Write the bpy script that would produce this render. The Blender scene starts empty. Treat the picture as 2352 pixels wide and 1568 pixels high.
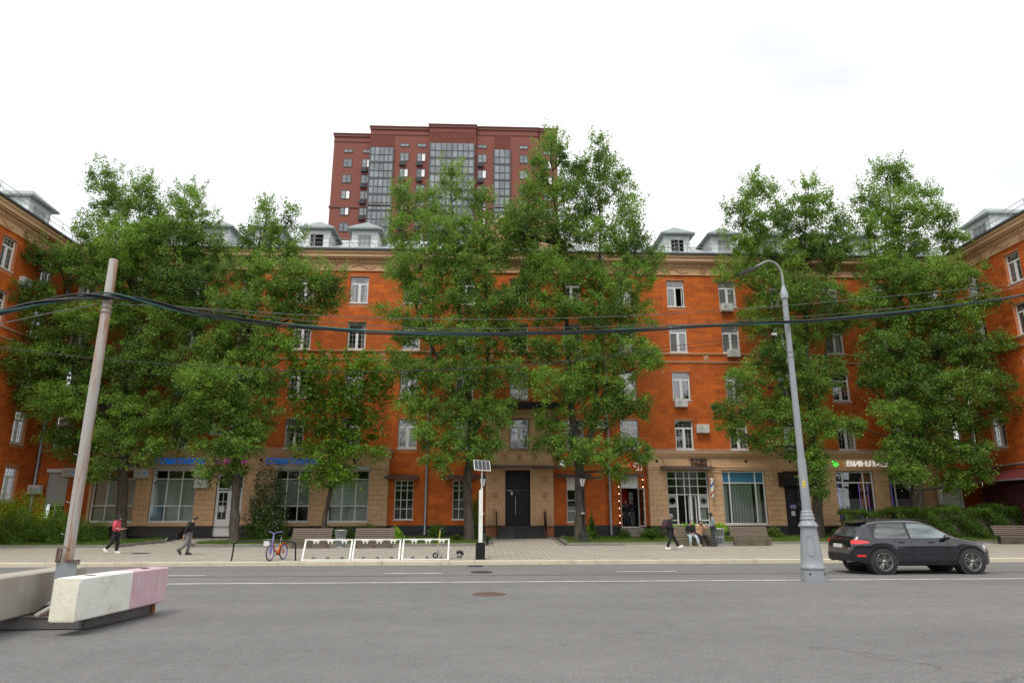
import bpy, math, random, mathutils
import numpy as np
from math import radians as R, sin, cos, pi, sqrt, atan2
from mathutils import Vector, Matrix
random.seed(7); RNG=np.random.default_rng(11)
S=bpy.context.scene; COL=S.collection
# ---------------- camera, sky, sun, exposure ----------------
TH=R(14.42); PS=R(2.2); FV=1568.0; CH=1.8
cam=bpy.data.cameras.new('camera'); camo=bpy.data.objects.new('camera',cam); COL.objects.link(camo)
cam.lens=24; cam.sensor_width=36; cam.clip_start=.1; cam.clip_end=3000
camo.location=(0,0,CH); camo.rotation_euler=(pi/2+TH,0,-PS); S.camera=camo
SUN_EL=R(58); SUN_AZ=R(205)   # azimuth from +Y clockwise
w=bpy.data.worlds.new('World'); S.world=w; w.use_nodes=True
nt=w.node_tree; nt.nodes.clear(); N=nt.nodes.new; L=nt.links.new
out=N('ShaderNodeOutputWorld'); bg=N('ShaderNodeBackground'); L(bg.outputs[0],out.inputs[0])
sky=N('ShaderNodeTexSky'); sky.sky_type='NISHITA'; sky.sun_disc=False; sky.sun_elevation=SUN_EL; sky.sun_rotation=SUN_AZ
tc=N('ShaderNodeTexCoord'); mp=N('ShaderNodeMapping'); mp.inputs['Scale'].default_value=(1.1,1.1,2.6); L(tc.outputs['Generated'],mp.inputs[0])
cn=N('ShaderNodeTexNoise'); cn.inputs['Scale'].default_value=2.1; cn.inputs['Detail'].default_value=5; cn.inputs['Roughness'].default_value=.52; L(mp.outputs[0],cn.inputs[0])
cr=N('ShaderNodeValToRGB'); cr.color_ramp.elements[0].position=.30; cr.color_ramp.elements[0].color=(.80,)*3+(1,); cr.color_ramp.elements[1].position=.48; cr.color_ramp.elements[1].color=(1,1,1,1); L(cn.outputs[0],cr.inputs[0])
cn2=N('ShaderNodeTexNoise'); cn2.inputs['Scale'].default_value=1.0; cn2.inputs['Detail'].default_value=6; L(mp.outputs[0],cn2.inputs[0])
cr2=N('ShaderNodeValToRGB'); cr2.color_ramp.elements[0].position=.36; cr2.color_ramp.elements[0].color=(10.1,10.4,10.8,1); cr2.color_ramp.elements[1].position=.62; cr2.color_ramp.elements[1].color=(14.6,14.6,14.6,1); L(cn2.outputs[0],cr2.inputs[0])
mx=N('ShaderNodeMix'); mx.data_type='RGBA'; L(cr.outputs[0],mx.inputs[0]); L(sky.outputs[0],mx.inputs[6]); L(cr2.outputs[0],mx.inputs[7])
L(mx.outputs[2],bg.inputs[0]); bg.inputs[1].default_value=.085
sl=bpy.data.lights.new('sun','SUN'); sl.energy=1.9; sl.angle=R(22); sl.color=(1,.96,.9)
so=bpy.data.objects.new('sun',sl); COL.objects.link(so)
sd=Vector((sin(SUN_AZ)*cos(SUN_EL),cos(SUN_AZ)*cos(SUN_EL),sin(SUN_EL))); so.rotation_euler=sd.to_track_quat('Z','Y').to_euler(); so.location=(0,0,60)
S.view_settings.view_transform='Standard'; S.view_settings.look='None'; S.view_settings.exposure=.34; S.view_settings.gamma=1; S.view_settings.use_curve_mapping=False
S.render.engine='CYCLES'; S.cycles.max_bounces=8; S.cycles.transparent_max_bounces=24
# ---------------- measuring helpers ----------------
def ray(x,y):
    a=(x-1176)/FV; b=(784-y)/FV
    F=cos(TH)-b*sin(TH); U=sin(TH)+b*cos(TH)
    return a*cos(PS)+F*sin(PS), F*cos(PS)-a*sin(PS), U
def V(x,y,Y):
    r=ray(x,y); t=Y/r[1]; return r[0]*t, CH+r[2]*t
def VX(x,Y,y=1150): return V(x,y,Y)[0]
PROF=[(-50,0),(28.1,0),(28.11,0),(39,.0),(46,.0)]
def gz(x,y):
    sx=.0026*max(-40,min(40,x))
    if y<28.3: b=0.0
    elif y<39: b=.15+(y-28.3)/10.7*.15
    elif y<46: b=.30+(y-39)/7*.27
    else: b=.57
    return b+sx
# ---------------- material helpers ----------------
M={}
def ninp(nt,node,k,v):
    if hasattr(v,'links') or isinstance(v,bpy.types.NodeSocket): nt.links.new(v,node.inputs[k])
    else: node.inputs[k].default_value=v
def mat(name,col,rough=.8,metal=0,var=0,vscale=3,bump=0,bscale=40,island=0,col2=None,spec=.5,coat=0,emit=None,estr=0,detail=4,stretch=(1,1,1),bdist=.01,coord='Object',dirt=0,dirtcol=(.03,.027,.022),dlo=.5,dhi=.75):
    m=bpy.data.materials.new(name); m.use_nodes=True; t=m.node_tree; b=t.nodes['Principled BSDF']
    b.inputs['Roughness'].default_value=rough; b.inputs['Metallic'].default_value=metal; b.inputs['Specular IOR Level'].default_value=spec
    b.inputs['Coat Weight'].default_value=coat
    c=(*col,1); b.inputs['Base Color'].default_value=c
    if emit: b.inputs['Emission Color'].default_value=(*emit,1); b.inputs['Emission Strength'].default_value=estr
    tcn=t.nodes.new('ShaderNodeTexCoord'); mpn=t.nodes.new('ShaderNodeMapping'); mpn.inputs['Scale'].default_value=stretch
    src=tcn.outputs['Object']
    if coord=='World': src=t.nodes.new('ShaderNodeNewGeometry').outputs['Position']
    t.links.new(src,mpn.inputs[0]); co=mpn.outputs[0]
    cs=None
    if var or island or col2:
        mixn=t.nodes.new('ShaderNodeMix'); mixn.data_type='RGBA'
        d=col2 if col2 else tuple(x*(1-var) for x in col); u=col if col2 else tuple(min(1,x*(1+var)) for x in col)
        mixn.inputs[6].default_value=(*d,1); mixn.inputs[7].default_value=(*u,1)
        f=None
        if var or col2:
            n=t.nodes.new('ShaderNodeTexNoise'); n.inputs['Scale'].default_value=vscale; n.inputs['Detail'].default_value=detail; n.inputs['Roughness'].default_value=.6; t.links.new(co,n.inputs[0])
            mr=t.nodes.new('ShaderNodeMapRange'); mr.inputs[1].default_value=.32; mr.inputs[2].default_value=.68; t.links.new(n.outputs[0],mr.inputs[0]); f=mr.outputs[0]
        if island:
            g=t.nodes.new('ShaderNodeNewGeometry'); oi=t.nodes.new('ShaderNodeObjectInfo')
            ad=t.nodes.new('ShaderNodeMath'); ad.operation='ADD'; t.links.new(g.outputs['Random Per Island'],ad.inputs[0]); t.links.new(oi.outputs['Random'],ad.inputs[1])
            fr=t.nodes.new('ShaderNodeMath'); fr.operation='FRACT'; t.links.new(ad.outputs[0],fr.inputs[0])
            if f is None: f=fr.outputs[0]
            else:
                m2=t.nodes.new('ShaderNodeMix'); m2.inputs[0].default_value=island; t.links.new(f,m2.inputs[2]); t.links.new(fr.outputs[0],m2.inputs[3]); f=m2.outputs[0]
        t.links.new(f,mixn.inputs[0]); cs=mixn.outputs[2]
    if dirt:
        n=t.nodes.new('ShaderNodeTexNoise'); n.inputs['Scale'].default_value=1.3; n.inputs['Detail'].default_value=8; n.inputs['Roughness'].default_value=.72; t.links.new(co,n.inputs[0])
        mr=t.nodes.new('ShaderNodeMapRange'); mr.inputs[1].default_value=dlo; mr.inputs[2].default_value=dhi; mr.inputs[4].default_value=dirt; t.links.new(n.outputs[0],mr.inputs[0])
        mm=t.nodes.new('ShaderNodeMix'); mm.data_type='RGBA'; t.links.new(mr.outputs[0],mm.inputs[0])
        if cs: t.links.new(cs,mm.inputs[6])
        else: mm.inputs[6].default_value=c
        mm.inputs[7].default_value=(*dirtcol,1); cs=mm.outputs[2]
    if cs: t.links.new(cs,b.inputs['Base Color'])
    if bump:
        n=t.nodes.new('ShaderNodeTexNoise'); n.inputs['Scale'].default_value=bscale; n.inputs['Detail'].default_value=6; n.inputs['Roughness'].default_value=.65; t.links.new(co,n.inputs[0])
        bn=t.nodes.new('ShaderNodeBump'); bn.inputs['Strength'].default_value=bump; bn.inputs['Distance'].default_value=bdist; t.links.new(n.outputs[0],bn.inputs['Height']); t.links.new(bn.outputs[0],b.inputs['Normal'])
    M[name]=m; return m
def glassmat(name,tint=(1,1,1),refl=.08,rough=.03):
    m=bpy.data.materials.new(name); m.use_nodes=True; t=m.node_tree; t.nodes.clear()
    o=t.nodes.new('ShaderNodeOutputMaterial'); tr=t.nodes.new('ShaderNodeBsdfTransparent'); tr.inputs[0].default_value=(*tint,1)
    gl=t.nodes.new('ShaderNodeBsdfGlossy'); gl.inputs['Roughness'].default_value=rough; gl.inputs[0].default_value=(.95,.97,1,1)
    lw=t.nodes.new('ShaderNodeLayerWeight'); lw.inputs[0].default_value=.25
    mr=t.nodes.new('ShaderNodeMapRange'); mr.inputs[3].default_value=refl; mr.inputs[4].default_value=.9; t.links.new(lw.outputs['Fresnel'],mr.inputs[0])
    n=t.nodes.new('ShaderNodeTexNoise'); n.inputs['Scale'].default_value=1.2; g=t.nodes.new('ShaderNodeNewGeometry'); t.links.new(g.outputs['Position'],n.inputs[0])
    bn=t.nodes.new('ShaderNodeBump'); bn.inputs['Strength'].default_value=.06; bn.inputs['Distance'].default_value=.01; t.links.new(n.outputs[0],bn.inputs['Height']); t.links.new(bn.outputs[0],gl.inputs['Normal'])
    mx=t.nodes.new('ShaderNodeMixShader'); t.links.new(mr.outputs[0],mx.inputs[0]); t.links.new(tr.outputs[0],mx.inputs[1]); t.links.new(gl.outputs[0],mx.inputs[2]); t.links.new(mx.outputs[0],o.inputs[0])
    M[name]=m; return m
def leafmat(name,c1,c2,tl=.35):
    m=bpy.data.materials.new(name); m.use_nodes=True; t=m.node_tree; b=t.nodes['Principled BSDF']; o=t.nodes['Material Output']
    at=t.nodes.new('ShaderNodeAttribute'); at.attribute_name='tint'
    mx=t.nodes.new('ShaderNodeMix'); mx.data_type='RGBA'; mx.inputs[6].default_value=(*c1,1); mx.inputs[7].default_value=(*c2,1); t.links.new(at.outputs['Fac'],mx.inputs[0])
    b.inputs['Roughness'].default_value=.55; b.inputs['Specular IOR Level'].default_value=.35; t.links.new(mx.outputs[2],b.inputs['Base Color'])
    tr=t.nodes.new('ShaderNodeBsdfTranslucent'); 
    hs=t.nodes.new('ShaderNodeHueSaturation'); hs.inputs['Value'].default_value=1.5; hs.inputs['Hue'].default_value=.485; t.links.new(mx.outputs[2],hs.inputs['Color']); t.links.new(hs.outputs[0],tr.inputs[0])
    ms=t.nodes.new('ShaderNodeMixShader'); ms.inputs[0].default_value=tl; t.links.new(b.outputs[0],ms.inputs[1]); t.links.new(tr.outputs[0],ms.inputs[2]); t.links.new(ms.outputs[0],o.inputs[0])
    M[name]=m; return m
# ---------------- mesh helpers ----------------
class MB:
    def __init__(s): s.v=[]; s.f=[]; s.m=[]; s.sm=[]
    def add(s,vs,fs,mi=0,sm=False):
        o=len(s.v); s.v.extend([tuple(p) for p in vs])
        for f in fs: s.f.append([i+o for i in f]); s.m.append(mi); s.sm.append(sm)
    def box(s,x0,x1,y0,y1,z0,z1,mi=0):
        s.add([(x0,y0,z0),(x1,y0,z0),(x1,y1,z0),(x0,y1,z0),(x0,y0,z1),(x1,y0,z1),(x1,y1,z1),(x0,y1,z1)],
              [(0,3,2,1),(4,5,6,7),(0,1,5,4),(1,2,6,5),(2,3,7,6),(3,0,4,7)],mi); return s
    def cbox(s,c,d,mi=0,rot=None):
        pts=[]
        for z in(-1,1):
            for (x,y) in((-1,-1),(1,-1),(1,1),(-1,1)): pts.append(Vector((x*d[0]/2,y*d[1]/2,z*d[2]/2)))
        if rot is not None: pts=[rot@p for p in pts]
        pts=[p+Vector(c) for p in pts]
        s.add(pts,[(0,3,2,1),(4,5,6,7),(0,1,5,4),(1,2,6,5),(2,3,7,6),(3,0,4,7)],mi); return s
    def block(s,u0,u1,z0,z1,d=0,p=.02,b=.012,mi=0):  # chamfered facade block, front at -p
        s.add([(u0,d,z0),(u1,d,z0),(u1,d,z1),(u0,d,z1),(u0+b,d-p,z0+b),(u1-b,d-p,z0+b),(u1-b,d-p,z1-b),(u0+b,d-p,z1-b)],
              [(4,5,6,7),(0,1,5,4),(1,2,6,5),(2,3,7,6),(3,0,4,7)],mi); return s
    def tube(s,pts,r,n=6,mi=0,cap=True,sm=True):
        pts=[Vector(p) for p in pts]; k=len(pts); rr=r if isinstance(r,(list,tuple)) else [r]*k
        vs=[]; prev=None
        for i,p in enumerate(pts):
            d=(pts[min(i+1,k-1)]-pts[max(i-1,0)])
            if d.length<1e-9: d=Vector((0,0,1))
            d.normalize()
            a=prev if prev is not None else (Vector((1,0,0)) if abs(d.x)<.9 else Vector((0,1,0)))
            a=(a-d*a.dot(d)); 
            if a.length<1e-6: a=d.orthogonal()
            a.normalize(); prev=a; b=d.cross(a)
            for j in range(n):
                t=2*pi*j/n; vs.append(p+a*cos(t)*rr[i]+b*sin(t)*rr[i])
        fs=[(i*n+j,i*n+(j+1)%n,(i+1)*n+(j+1)%n,(i+1)*n+j) for i in range(k-1) for j in range(n)]
        s.add(vs,fs,mi,sm)
        if cap: s.add(vs[:n],[tuple(range(n))[::-1]],mi); s.add(vs[-n:],[tuple(range(n))],mi)
        return s
    def lathe(s,prof,n=16,c=(0,0,0),mi=0,sm=True,axis='z',cap=True):
        vs=[]
        for (r,z) in prof:
            for j in range(n):
                t=2*pi*(j+.5)/n
                p=(r*cos(t),r*sin(t),z) if axis=='z' else ((r*cos(t),z,r*sin(t)) if axis=='y' else (z,r*cos(t),r*sin(t)))
                vs.append((p[0]+c[0],p[1]+c[1],p[2]+c[2]))
        k=len(prof); s.add(vs,[(i*n+j,i*n+(j+1)%n,(i+1)*n+(j+1)%n,(i+1)*n+j) for i in range(k-1) for j in range(n)],mi,sm)
        if not cap or prof[0]==prof[-1]: return s
        if prof[0][0]>.001: s.add(vs[:n],[tuple(range(n))[::-1]],mi)
        if prof[-1][0]>.001: s.add(vs[-n:],[tuple(range(n))],mi)
        return s
    def prism(s,poly,a0,a1,axis='y',mi=0):
        n=len(poly)
        def P(p,a): return (p[0],a,p[1]) if axis=='y' else ((a,p[0],p[1]) if axis=='x' else (p[0],p[1],a))
        vs=[P(p,a0) for p in poly]+[P(p,a1) for p in poly]
        s.add(vs,[tuple(range(n)),tuple(range(n,2*n))[::-1]]+[(i,i+n,(i+1)%n+n,(i+1)%n) for i in range(n)],mi); return s
    def sphere(s,c,r,n=8,mi=0):
        rr=r if isinstance(r,(tuple,list)) else (r,r,r); prof=[(sin(pi*i/n),-cos(pi*i/n)) for i in range(n+1)]
        vs=[];m=n*2
        for (a,z) in prof:
            for j in range(m): t=2*pi*j/m; vs.append((c[0]+a*cos(t)*rr[0],c[1]+a*sin(t)*rr[1],c[2]+z*rr[2]))
        s.add(vs,[(i*m+j,i*m+(j+1)%m,(i+1)*m+(j+1)%m,(i+1)*m+j) for i in range(n) for j in range(m)],mi,True); return s
    def mesh(s,name,mats):
        me=bpy.data.meshes.new(name); me.from_pydata(s.v,[],s.f)
        for m in (mats if isinstance(mats,(list,tuple)) else [mats]): me.materials.append(M[m] if isinstance(m,str) else m)
        me.polygons.foreach_set('material_index',s.m); me.polygons.foreach_set('use_smooth',s.sm); me.update(); return me
    def build(s,name,mats,parent=None,loc=None,rotz=0,kind=None,label=None):
        return obj(name,s.mesh(name,mats),parent,loc,rotz,kind,label)
def obj(name,data,parent=None,loc=None,rotz=0,kind=None,label=None):
    o=bpy.data.objects.new(name,data); COL.objects.link(o)
    if parent is not None: o.parent=parent
    if loc is not None: o.location=loc
    if rotz: o.rotation_euler=(0,0,rotz)
    if kind: o['kind']=kind
    if label: o['label']=label
    return o
def tag(o,label=None,cat=None,group=None,kind=None):
    if label: o['label']=label
    if cat: o['category']=cat
    if group: o['group']=group
    if kind: o['kind']=kind
    return o
def thing(name,label,cat,loc=(0,0,0),rotz=0,group=None):
    o=obj(name,None,None,loc,rotz); return tag(o,label,cat,group)
def copy_tree(o,parent=None,label=None):
    c=o.copy(); COL.objects.link(c); c.parent=parent
    if label: c['label']=label
    for ch in o.children: copy_tree(ch,c)
    return c
# leaf soup: centers (N,3), sizes
def leaf_mesh(name,C,size,matname,tint,up=.35,asp=.62):
    n=len(C); nrm=RNG.normal(size=(n,3)); nrm[:,2]+=up*1.6; nrm/=np.linalg.norm(nrm,axis=1,keepdims=True)
    a=RNG.normal(size=(n,3)); a-=nrm*(a*nrm).sum(1,keepdims=True); a/=np.linalg.norm(a,axis=1,keepdims=True); b=np.cross(nrm,a)
    sz=(size*RNG.uniform(.65,1.25,n))[:,None]
    P=np.empty((n,4,3)); P[:,0]=C-a*sz*.5; P[:,1]=C-b*sz*asp*.5+a*sz*.08; P[:,2]=C+a*sz*.5; P[:,3]=C+b*sz*asp*.5+a*sz*.08
    me=bpy.data.meshes.new(name); me.vertices.add(4*n); me.vertices.foreach_set('co',P.reshape(-1).astype(np.float32))
    me.loops.add(4*n); me.loops.foreach_set('vertex_index',np.arange(4*n,dtype=np.int32))
    me.polygons.add(n); me.polygons.foreach_set('loop_start',np.arange(0,4*n,4,dtype=np.int32)); me.polygons.foreach_set('loop_total',np.full(n,4,dtype=np.int32))
    at=me.attributes.new('tint','FLOAT','FACE'); at.data.foreach_set('value',np.clip(tint,0,1).astype(np.float32))
    me.materials.append(M[matname]); me.update(calc_edges=True); return me
# ---------------- materials ----------------
mat('orange_tile',(.64,.145,.013),.72,var=.25,vscale=1.1,island=.6,col2=(.37,.072,.008),bump=.35,bscale=9,coord='World',bdist=.02,dirt=.45,dirtcol=(.17,.04,.014),spec=.3,dlo=.48,dhi=.7)
mat('orange_joint',(.50,.19,.085),.85,var=.2,coord='World')
mat('tan_stone',(.66,.42,.24),.7,var=.12,vscale=1.5,island=.4,col2=(.56,.335,.18),bump=.3,bscale=12,coord='World',dirt=.2,dirtcol=(.15,.08,.045))
mat('tan_dark',(.34,.19,.10),.8,var=.2,coord='World')
mat('relief_stone',(.50,.28,.15),.7,var=.15,coord='World',bump=.3,bscale=14)
mat('tar',(.05,.05,.05),.7)
mat('plinth_black',(.012,.012,.014),.5,var=.3,vscale=2,coord='World')
mat('white_pvc',(.72,.72,.70),.45,var=.06,vscale=5)
mat('grey_pvc',(.42,.42,.40),.5,var=.06)
mat('muntin',(.40,.40,.39),.5)
mat('curtain',(.62,.61,.56),.9,var=.1,vscale=6,stretch=(6,6,.4))
mat('blind',(.62,.66,.58),.8,var=.05)
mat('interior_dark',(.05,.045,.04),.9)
mat('interior_red',(.45,.03,.012),.8)
mat('dark_metal',(.03,.028,.028),.5,var=.2)
mat('awning_metal',(.085,.05,.045),.55,var=.35,vscale=4,dirt=.3)
mat('maroon',(.06,.010,.010),.75,var=.2,vscale=2)
mat('maroon_roof',(.12,.018,.018),.6,var=.15,vscale=2)
mat('zinc',(.30,.31,.32),.42,metal=.6,var=.2,vscale=3)
mat('roof_sheet',(.38,.41,.42),.45,var=.15,vscale=2,metal=.2)
mat('dormer_white',(.66,.70,.70),.5,var=.1,vscale=3,dirt=.15)
mat('dormer_roof',(.20,.235,.23),.5,var=.15,vscale=3)
mat('eave_dark',(.045,.05,.055),.5)
mat('ac_white',(.62,.61,.57),.55,var=.05,dirt=.2)
mat('ac_grille',(.12,.12,.12),.6)
mat('black_paint',(.010,.010,.011),.5,var=.15,spec=.3)
mat('white_paint',(.74,.73,.68),.5,var=.05,vscale=6,dirt=.3,dirtcol=(.35,.3,.24))
mat('asphalt',(.150,.146,.143),.86,var=.22,vscale=22,bump=.9,bscale=90,coord='World',bdist=.006,dirt=.3,dirtcol=(.085,.082,.08))
mat('road_asphalt',(.155,.149,.142),.85,var=.16,vscale=26,bump=.8,bscale=110,coord='World',bdist=.006)
mat('ground_far',(.12,.118,.11),.9,var=.15,vscale=.05,coord='World')
mat('road_paint',(.80,.79,.75),.7,var=.08,vscale=9,coord='World',dirt=.2,dirtcol=(.2,.19,.18))
mat('paving',(.335,.305,.25),.85,var=.1,vscale=1,island=.5,col2=(.27,.245,.20),bump=.3,bscale=60,coord='World',dirt=.25,dirtcol=(.12,.11,.09))
mat('paving_joint',(.07,.062,.05),.9)
mat('granite',(.56,.50,.38),.75,var=.1,vscale=2,island=.5,col2=(.47,.41,.31),bump=.25,bscale=50,coord='World',dirt=.45,dirtcol=(.16,.13,.09))
mat('kerb_grey',(.27,.25,.21),.8,island=.5,col2=(.19,.18,.15),bump=.3,bscale=40,coord='World')
mat('lawn',(.085,.14,.025),.95,var=.3,vscale=2.5,coord='World',col2=(.055,.085,.02),bump=.6,bscale=30)
mat('soil',(.05,.04,.028),.95,var=.3,vscale=3,coord='World')
mat('bark',(.115,.095,.072),.92,var=.3,vscale=3,bump=1,bscale=7,coord='World',stretch=(3.2,3.2,.55),bdist=.09,col2=(.035,.028,.021))
mat('bark_thin',(.065,.052,.038),.92,var=.3,vscale=3,bump=.6,bscale=8,coord='World',stretch=(3,3,.5))
leafmat('poplar_leaf',(.026,.074,.013),(.235,.405,.050),.35)
leafmat('maple_leaf',(.045,.115,.010),(.19,.34,.03),.38)
leafmat('grass_leaf',(.06,.12,.014),(.18,.26,.04),.35)
leafmat('hedge_leaf',(.045,.10,.012),(.14,.25,.03),.35)
leafmat('lime_leaf',(.20,.40,.02),(.40,.62,.06),.45)
leafmat('hawthorn_leaf',(.02,.05,.012),(.07,.13,.03),.25)
leafmat('blossom',(.5,.48,.36),(.72,.70,.58),.2)
leafmat('hosta_leaf',(.08,.16,.03),(.55,.55,.32),.3)
mat('tower_brick',(.20,.066,.045),.85,var=.1,vscale=.3,coord='World',stretch=(1,1,14),col2=(.185,.055,.040))
mat('tower_ribbed',(.19,.057,.042),.85,coord='World',var=.1)
mat('tower_trim',(.14,.048,.038),.7)
mat('step_dark',(.05,.052,.056),.7,bump=.3,bscale=40)
mat('tower_frame',(.045,.05,.056),.5)
mat('tower_glass',(.10,.115,.125),.12,var=.35,vscale=.6,coord='World',spec=.9,col2=(.30,.33,.34),island=.5)
mat('tower_blind',(.75,.76,.75),.6)
mat('concrete_beige',(.36,.33,.28),.92,var=.12,vscale=2,bump=.5,bscale=25,dirt=.5,dirtcol=(.16,.13,.10))
mat('block_white',(.72,.72,.66),.85,var=.06,vscale=2,bump=.6,bscale=14,bdist=.02,dirt=.75,dirtcol=(.38,.34,.24))
mat('block_cream',(.70,.68,.55),.85,var=.06,vscale=2,bump=.6,bscale=14,bdist=.02,dirt=.7,dirtcol=(.36,.31,.2))
mat('block_pink',(.53,.33,.39),.85,vscale=5,bump=.6,bscale=14,bdist=.02,dirt=.5,dirtcol=(.60,.52,.50),col2=(.62,.46,.49),stretch=(3,3,.6))
mat('rusty_steel',(.16,.17,.18),.6,metal=.2,vscale=3,col2=(.12,.105,.095),bump=.3,bscale=30)
mat('rust',(.25,.09,.03),.85,vscale=8,col2=(.14,.05,.02))
mat('rust_brown',(.115,.065,.048),.8)
mat('pole_rusty',(.36,.35,.34),.65,vscale=6,stretch=(6,6,.30),col2=(.34,.32,.29),bump=.3,bscale=20,dirt=.85,dirtcol=(.29,.125,.05),dlo=.485,dhi=.56)
mat('lamp_grey',(.255,.275,.29),.45,var=.06,vscale=2,dirt=.12,dirtcol=(.12,.12,.12))
mat('galv',(.25,.27,.27),.5,metal=.2,var=.1)
mat('cable_black',(.012,.013,.015),.5)
mat('cable_green',(.015,.09,.075),.5)
mat('wire_grey',(.11,.11,.10),.6)
mat('wood_weathered',(.155,.115,.085),.85,vscale=4,stretch=(.6,8,8),col2=(.095,.072,.056),island=.4,bump=.3,bscale=20)
mat('bin_metal',(.42,.44,.43),.45,metal=.3,var=.1)
mat('solar_cell',(.04,.043,.05),.55,spec=.25)
mat('frosted',(.55,.55,.52),.4)
mat('sign_blue',(.0,.12,.50),.5,emit=(0.0,.20,.80),estr=.2)
mat('sign_pink',(.45,.02,.35),.5,emit=(.5,.02,.4),estr=.3)
mat('sign_white',(.75,.75,.75),.5,emit=(1,1,.97),estr=.35)
mat('sign_dim',(.30,.29,.27),.6)
mat('sign_green',(.05,.55,.05),.5,emit=(.1,.8,.1),estr=.8)
mat('sign_orange',(.6,.12,.03),.5,emit=(.8,.12,.02),estr=.25)
mat('sign_red',(.6,.03,.02),.5,emit=(1,.12,.08),estr=.9)
mat('sign_brown',(.06,.028,.015),.6)
mat('bulb',(.9,.85,.7),.4,emit=(1,.85,.65),estr=5)
mat('blue_film',(.02,.13,.22),.5)
mat('red_cloth',(.5,.03,.02),.7)
mat('yellow_paper',(.68,.55,.08),.7,var=.05)
mat('violet_light',(.3,.2,.7),.5,emit=(.4,.25,1),estr=.5)
mat('paper',(.6,.6,.58),.8)
mat('poster_blue',(.30,.40,.52),.6,var=.1)
mat('purple',(.25,.19,.42),.4,var=.05)
mat('bike_orange',(.6,.10,.02),.4)
mat('rubber',(.022,.021,.022),.85)
mat('chrome',(.5,.5,.5),.25,metal=1)
mat('scooter_silver',(.45,.45,.44),.4,metal=.3)
mat('gold_yellow',(.45,.34,.06),.5)
mat('car_paint',(.005,.007,.012),.14,spec=.5,coat=1)
mat('car_plastic',(.018,.018,.019),.6)
mat('car_interior',(.03,.03,.03),.9)
mat('rim_metal',(.30,.29,.28),.35,metal=.85)
mat('tail_red',(.35,.01,.01),.2,coat=1,emit=(.9,.03,.02),estr=.35)
mat('lamp_glass',(.55,.57,.6),.15,coat=1)
mat('skin',(.50,.27,.19),.6)
mat('hair_dark',(.018,.013,.011),.7)
mat('hair_grey',(.16,.14,.13),.8)
mat('cloth_pink',(.62,.075,.11),.85,var=.1,vscale=8,bump=.4,bscale=10,bdist=.02)
mat('cloth_black',(.013,.013,.016),.85,bump=.4,bscale=10,bdist=.02)
mat('cloth_navy',(.018,.022,.035),.85,bump=.4,bscale=10,bdist=.02)
mat('cloth_grey',(.17,.17,.18),.9,var=.12,vscale=9)
mat('cloth_jeans',(.36,.44,.48),.9,var=.15,vscale=9)
mat('cloth_beige',(.46,.27,.155),.9,var=.1,vscale=8,bump=.3,bscale=10,bdist=.02)
mat('cloth_slate',(.035,.045,.055),.9)
mat('cloth_bluegrey',(.17,.22,.26),.85,var=.15,vscale=8,bump=.3,bscale=10,bdist=.02)
mat('shoe_white',(.68,.65,.58),.7)
mat('shoe_tan',(.40,.32,.24),.8)
mat('shoe_dark',(.02,.016,.014),.6)
glassmat('glass'); glassmat('glass_shop',(.86,.90,.88),.07); glassmat('car_glass',(.30,.33,.34),.16)

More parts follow.
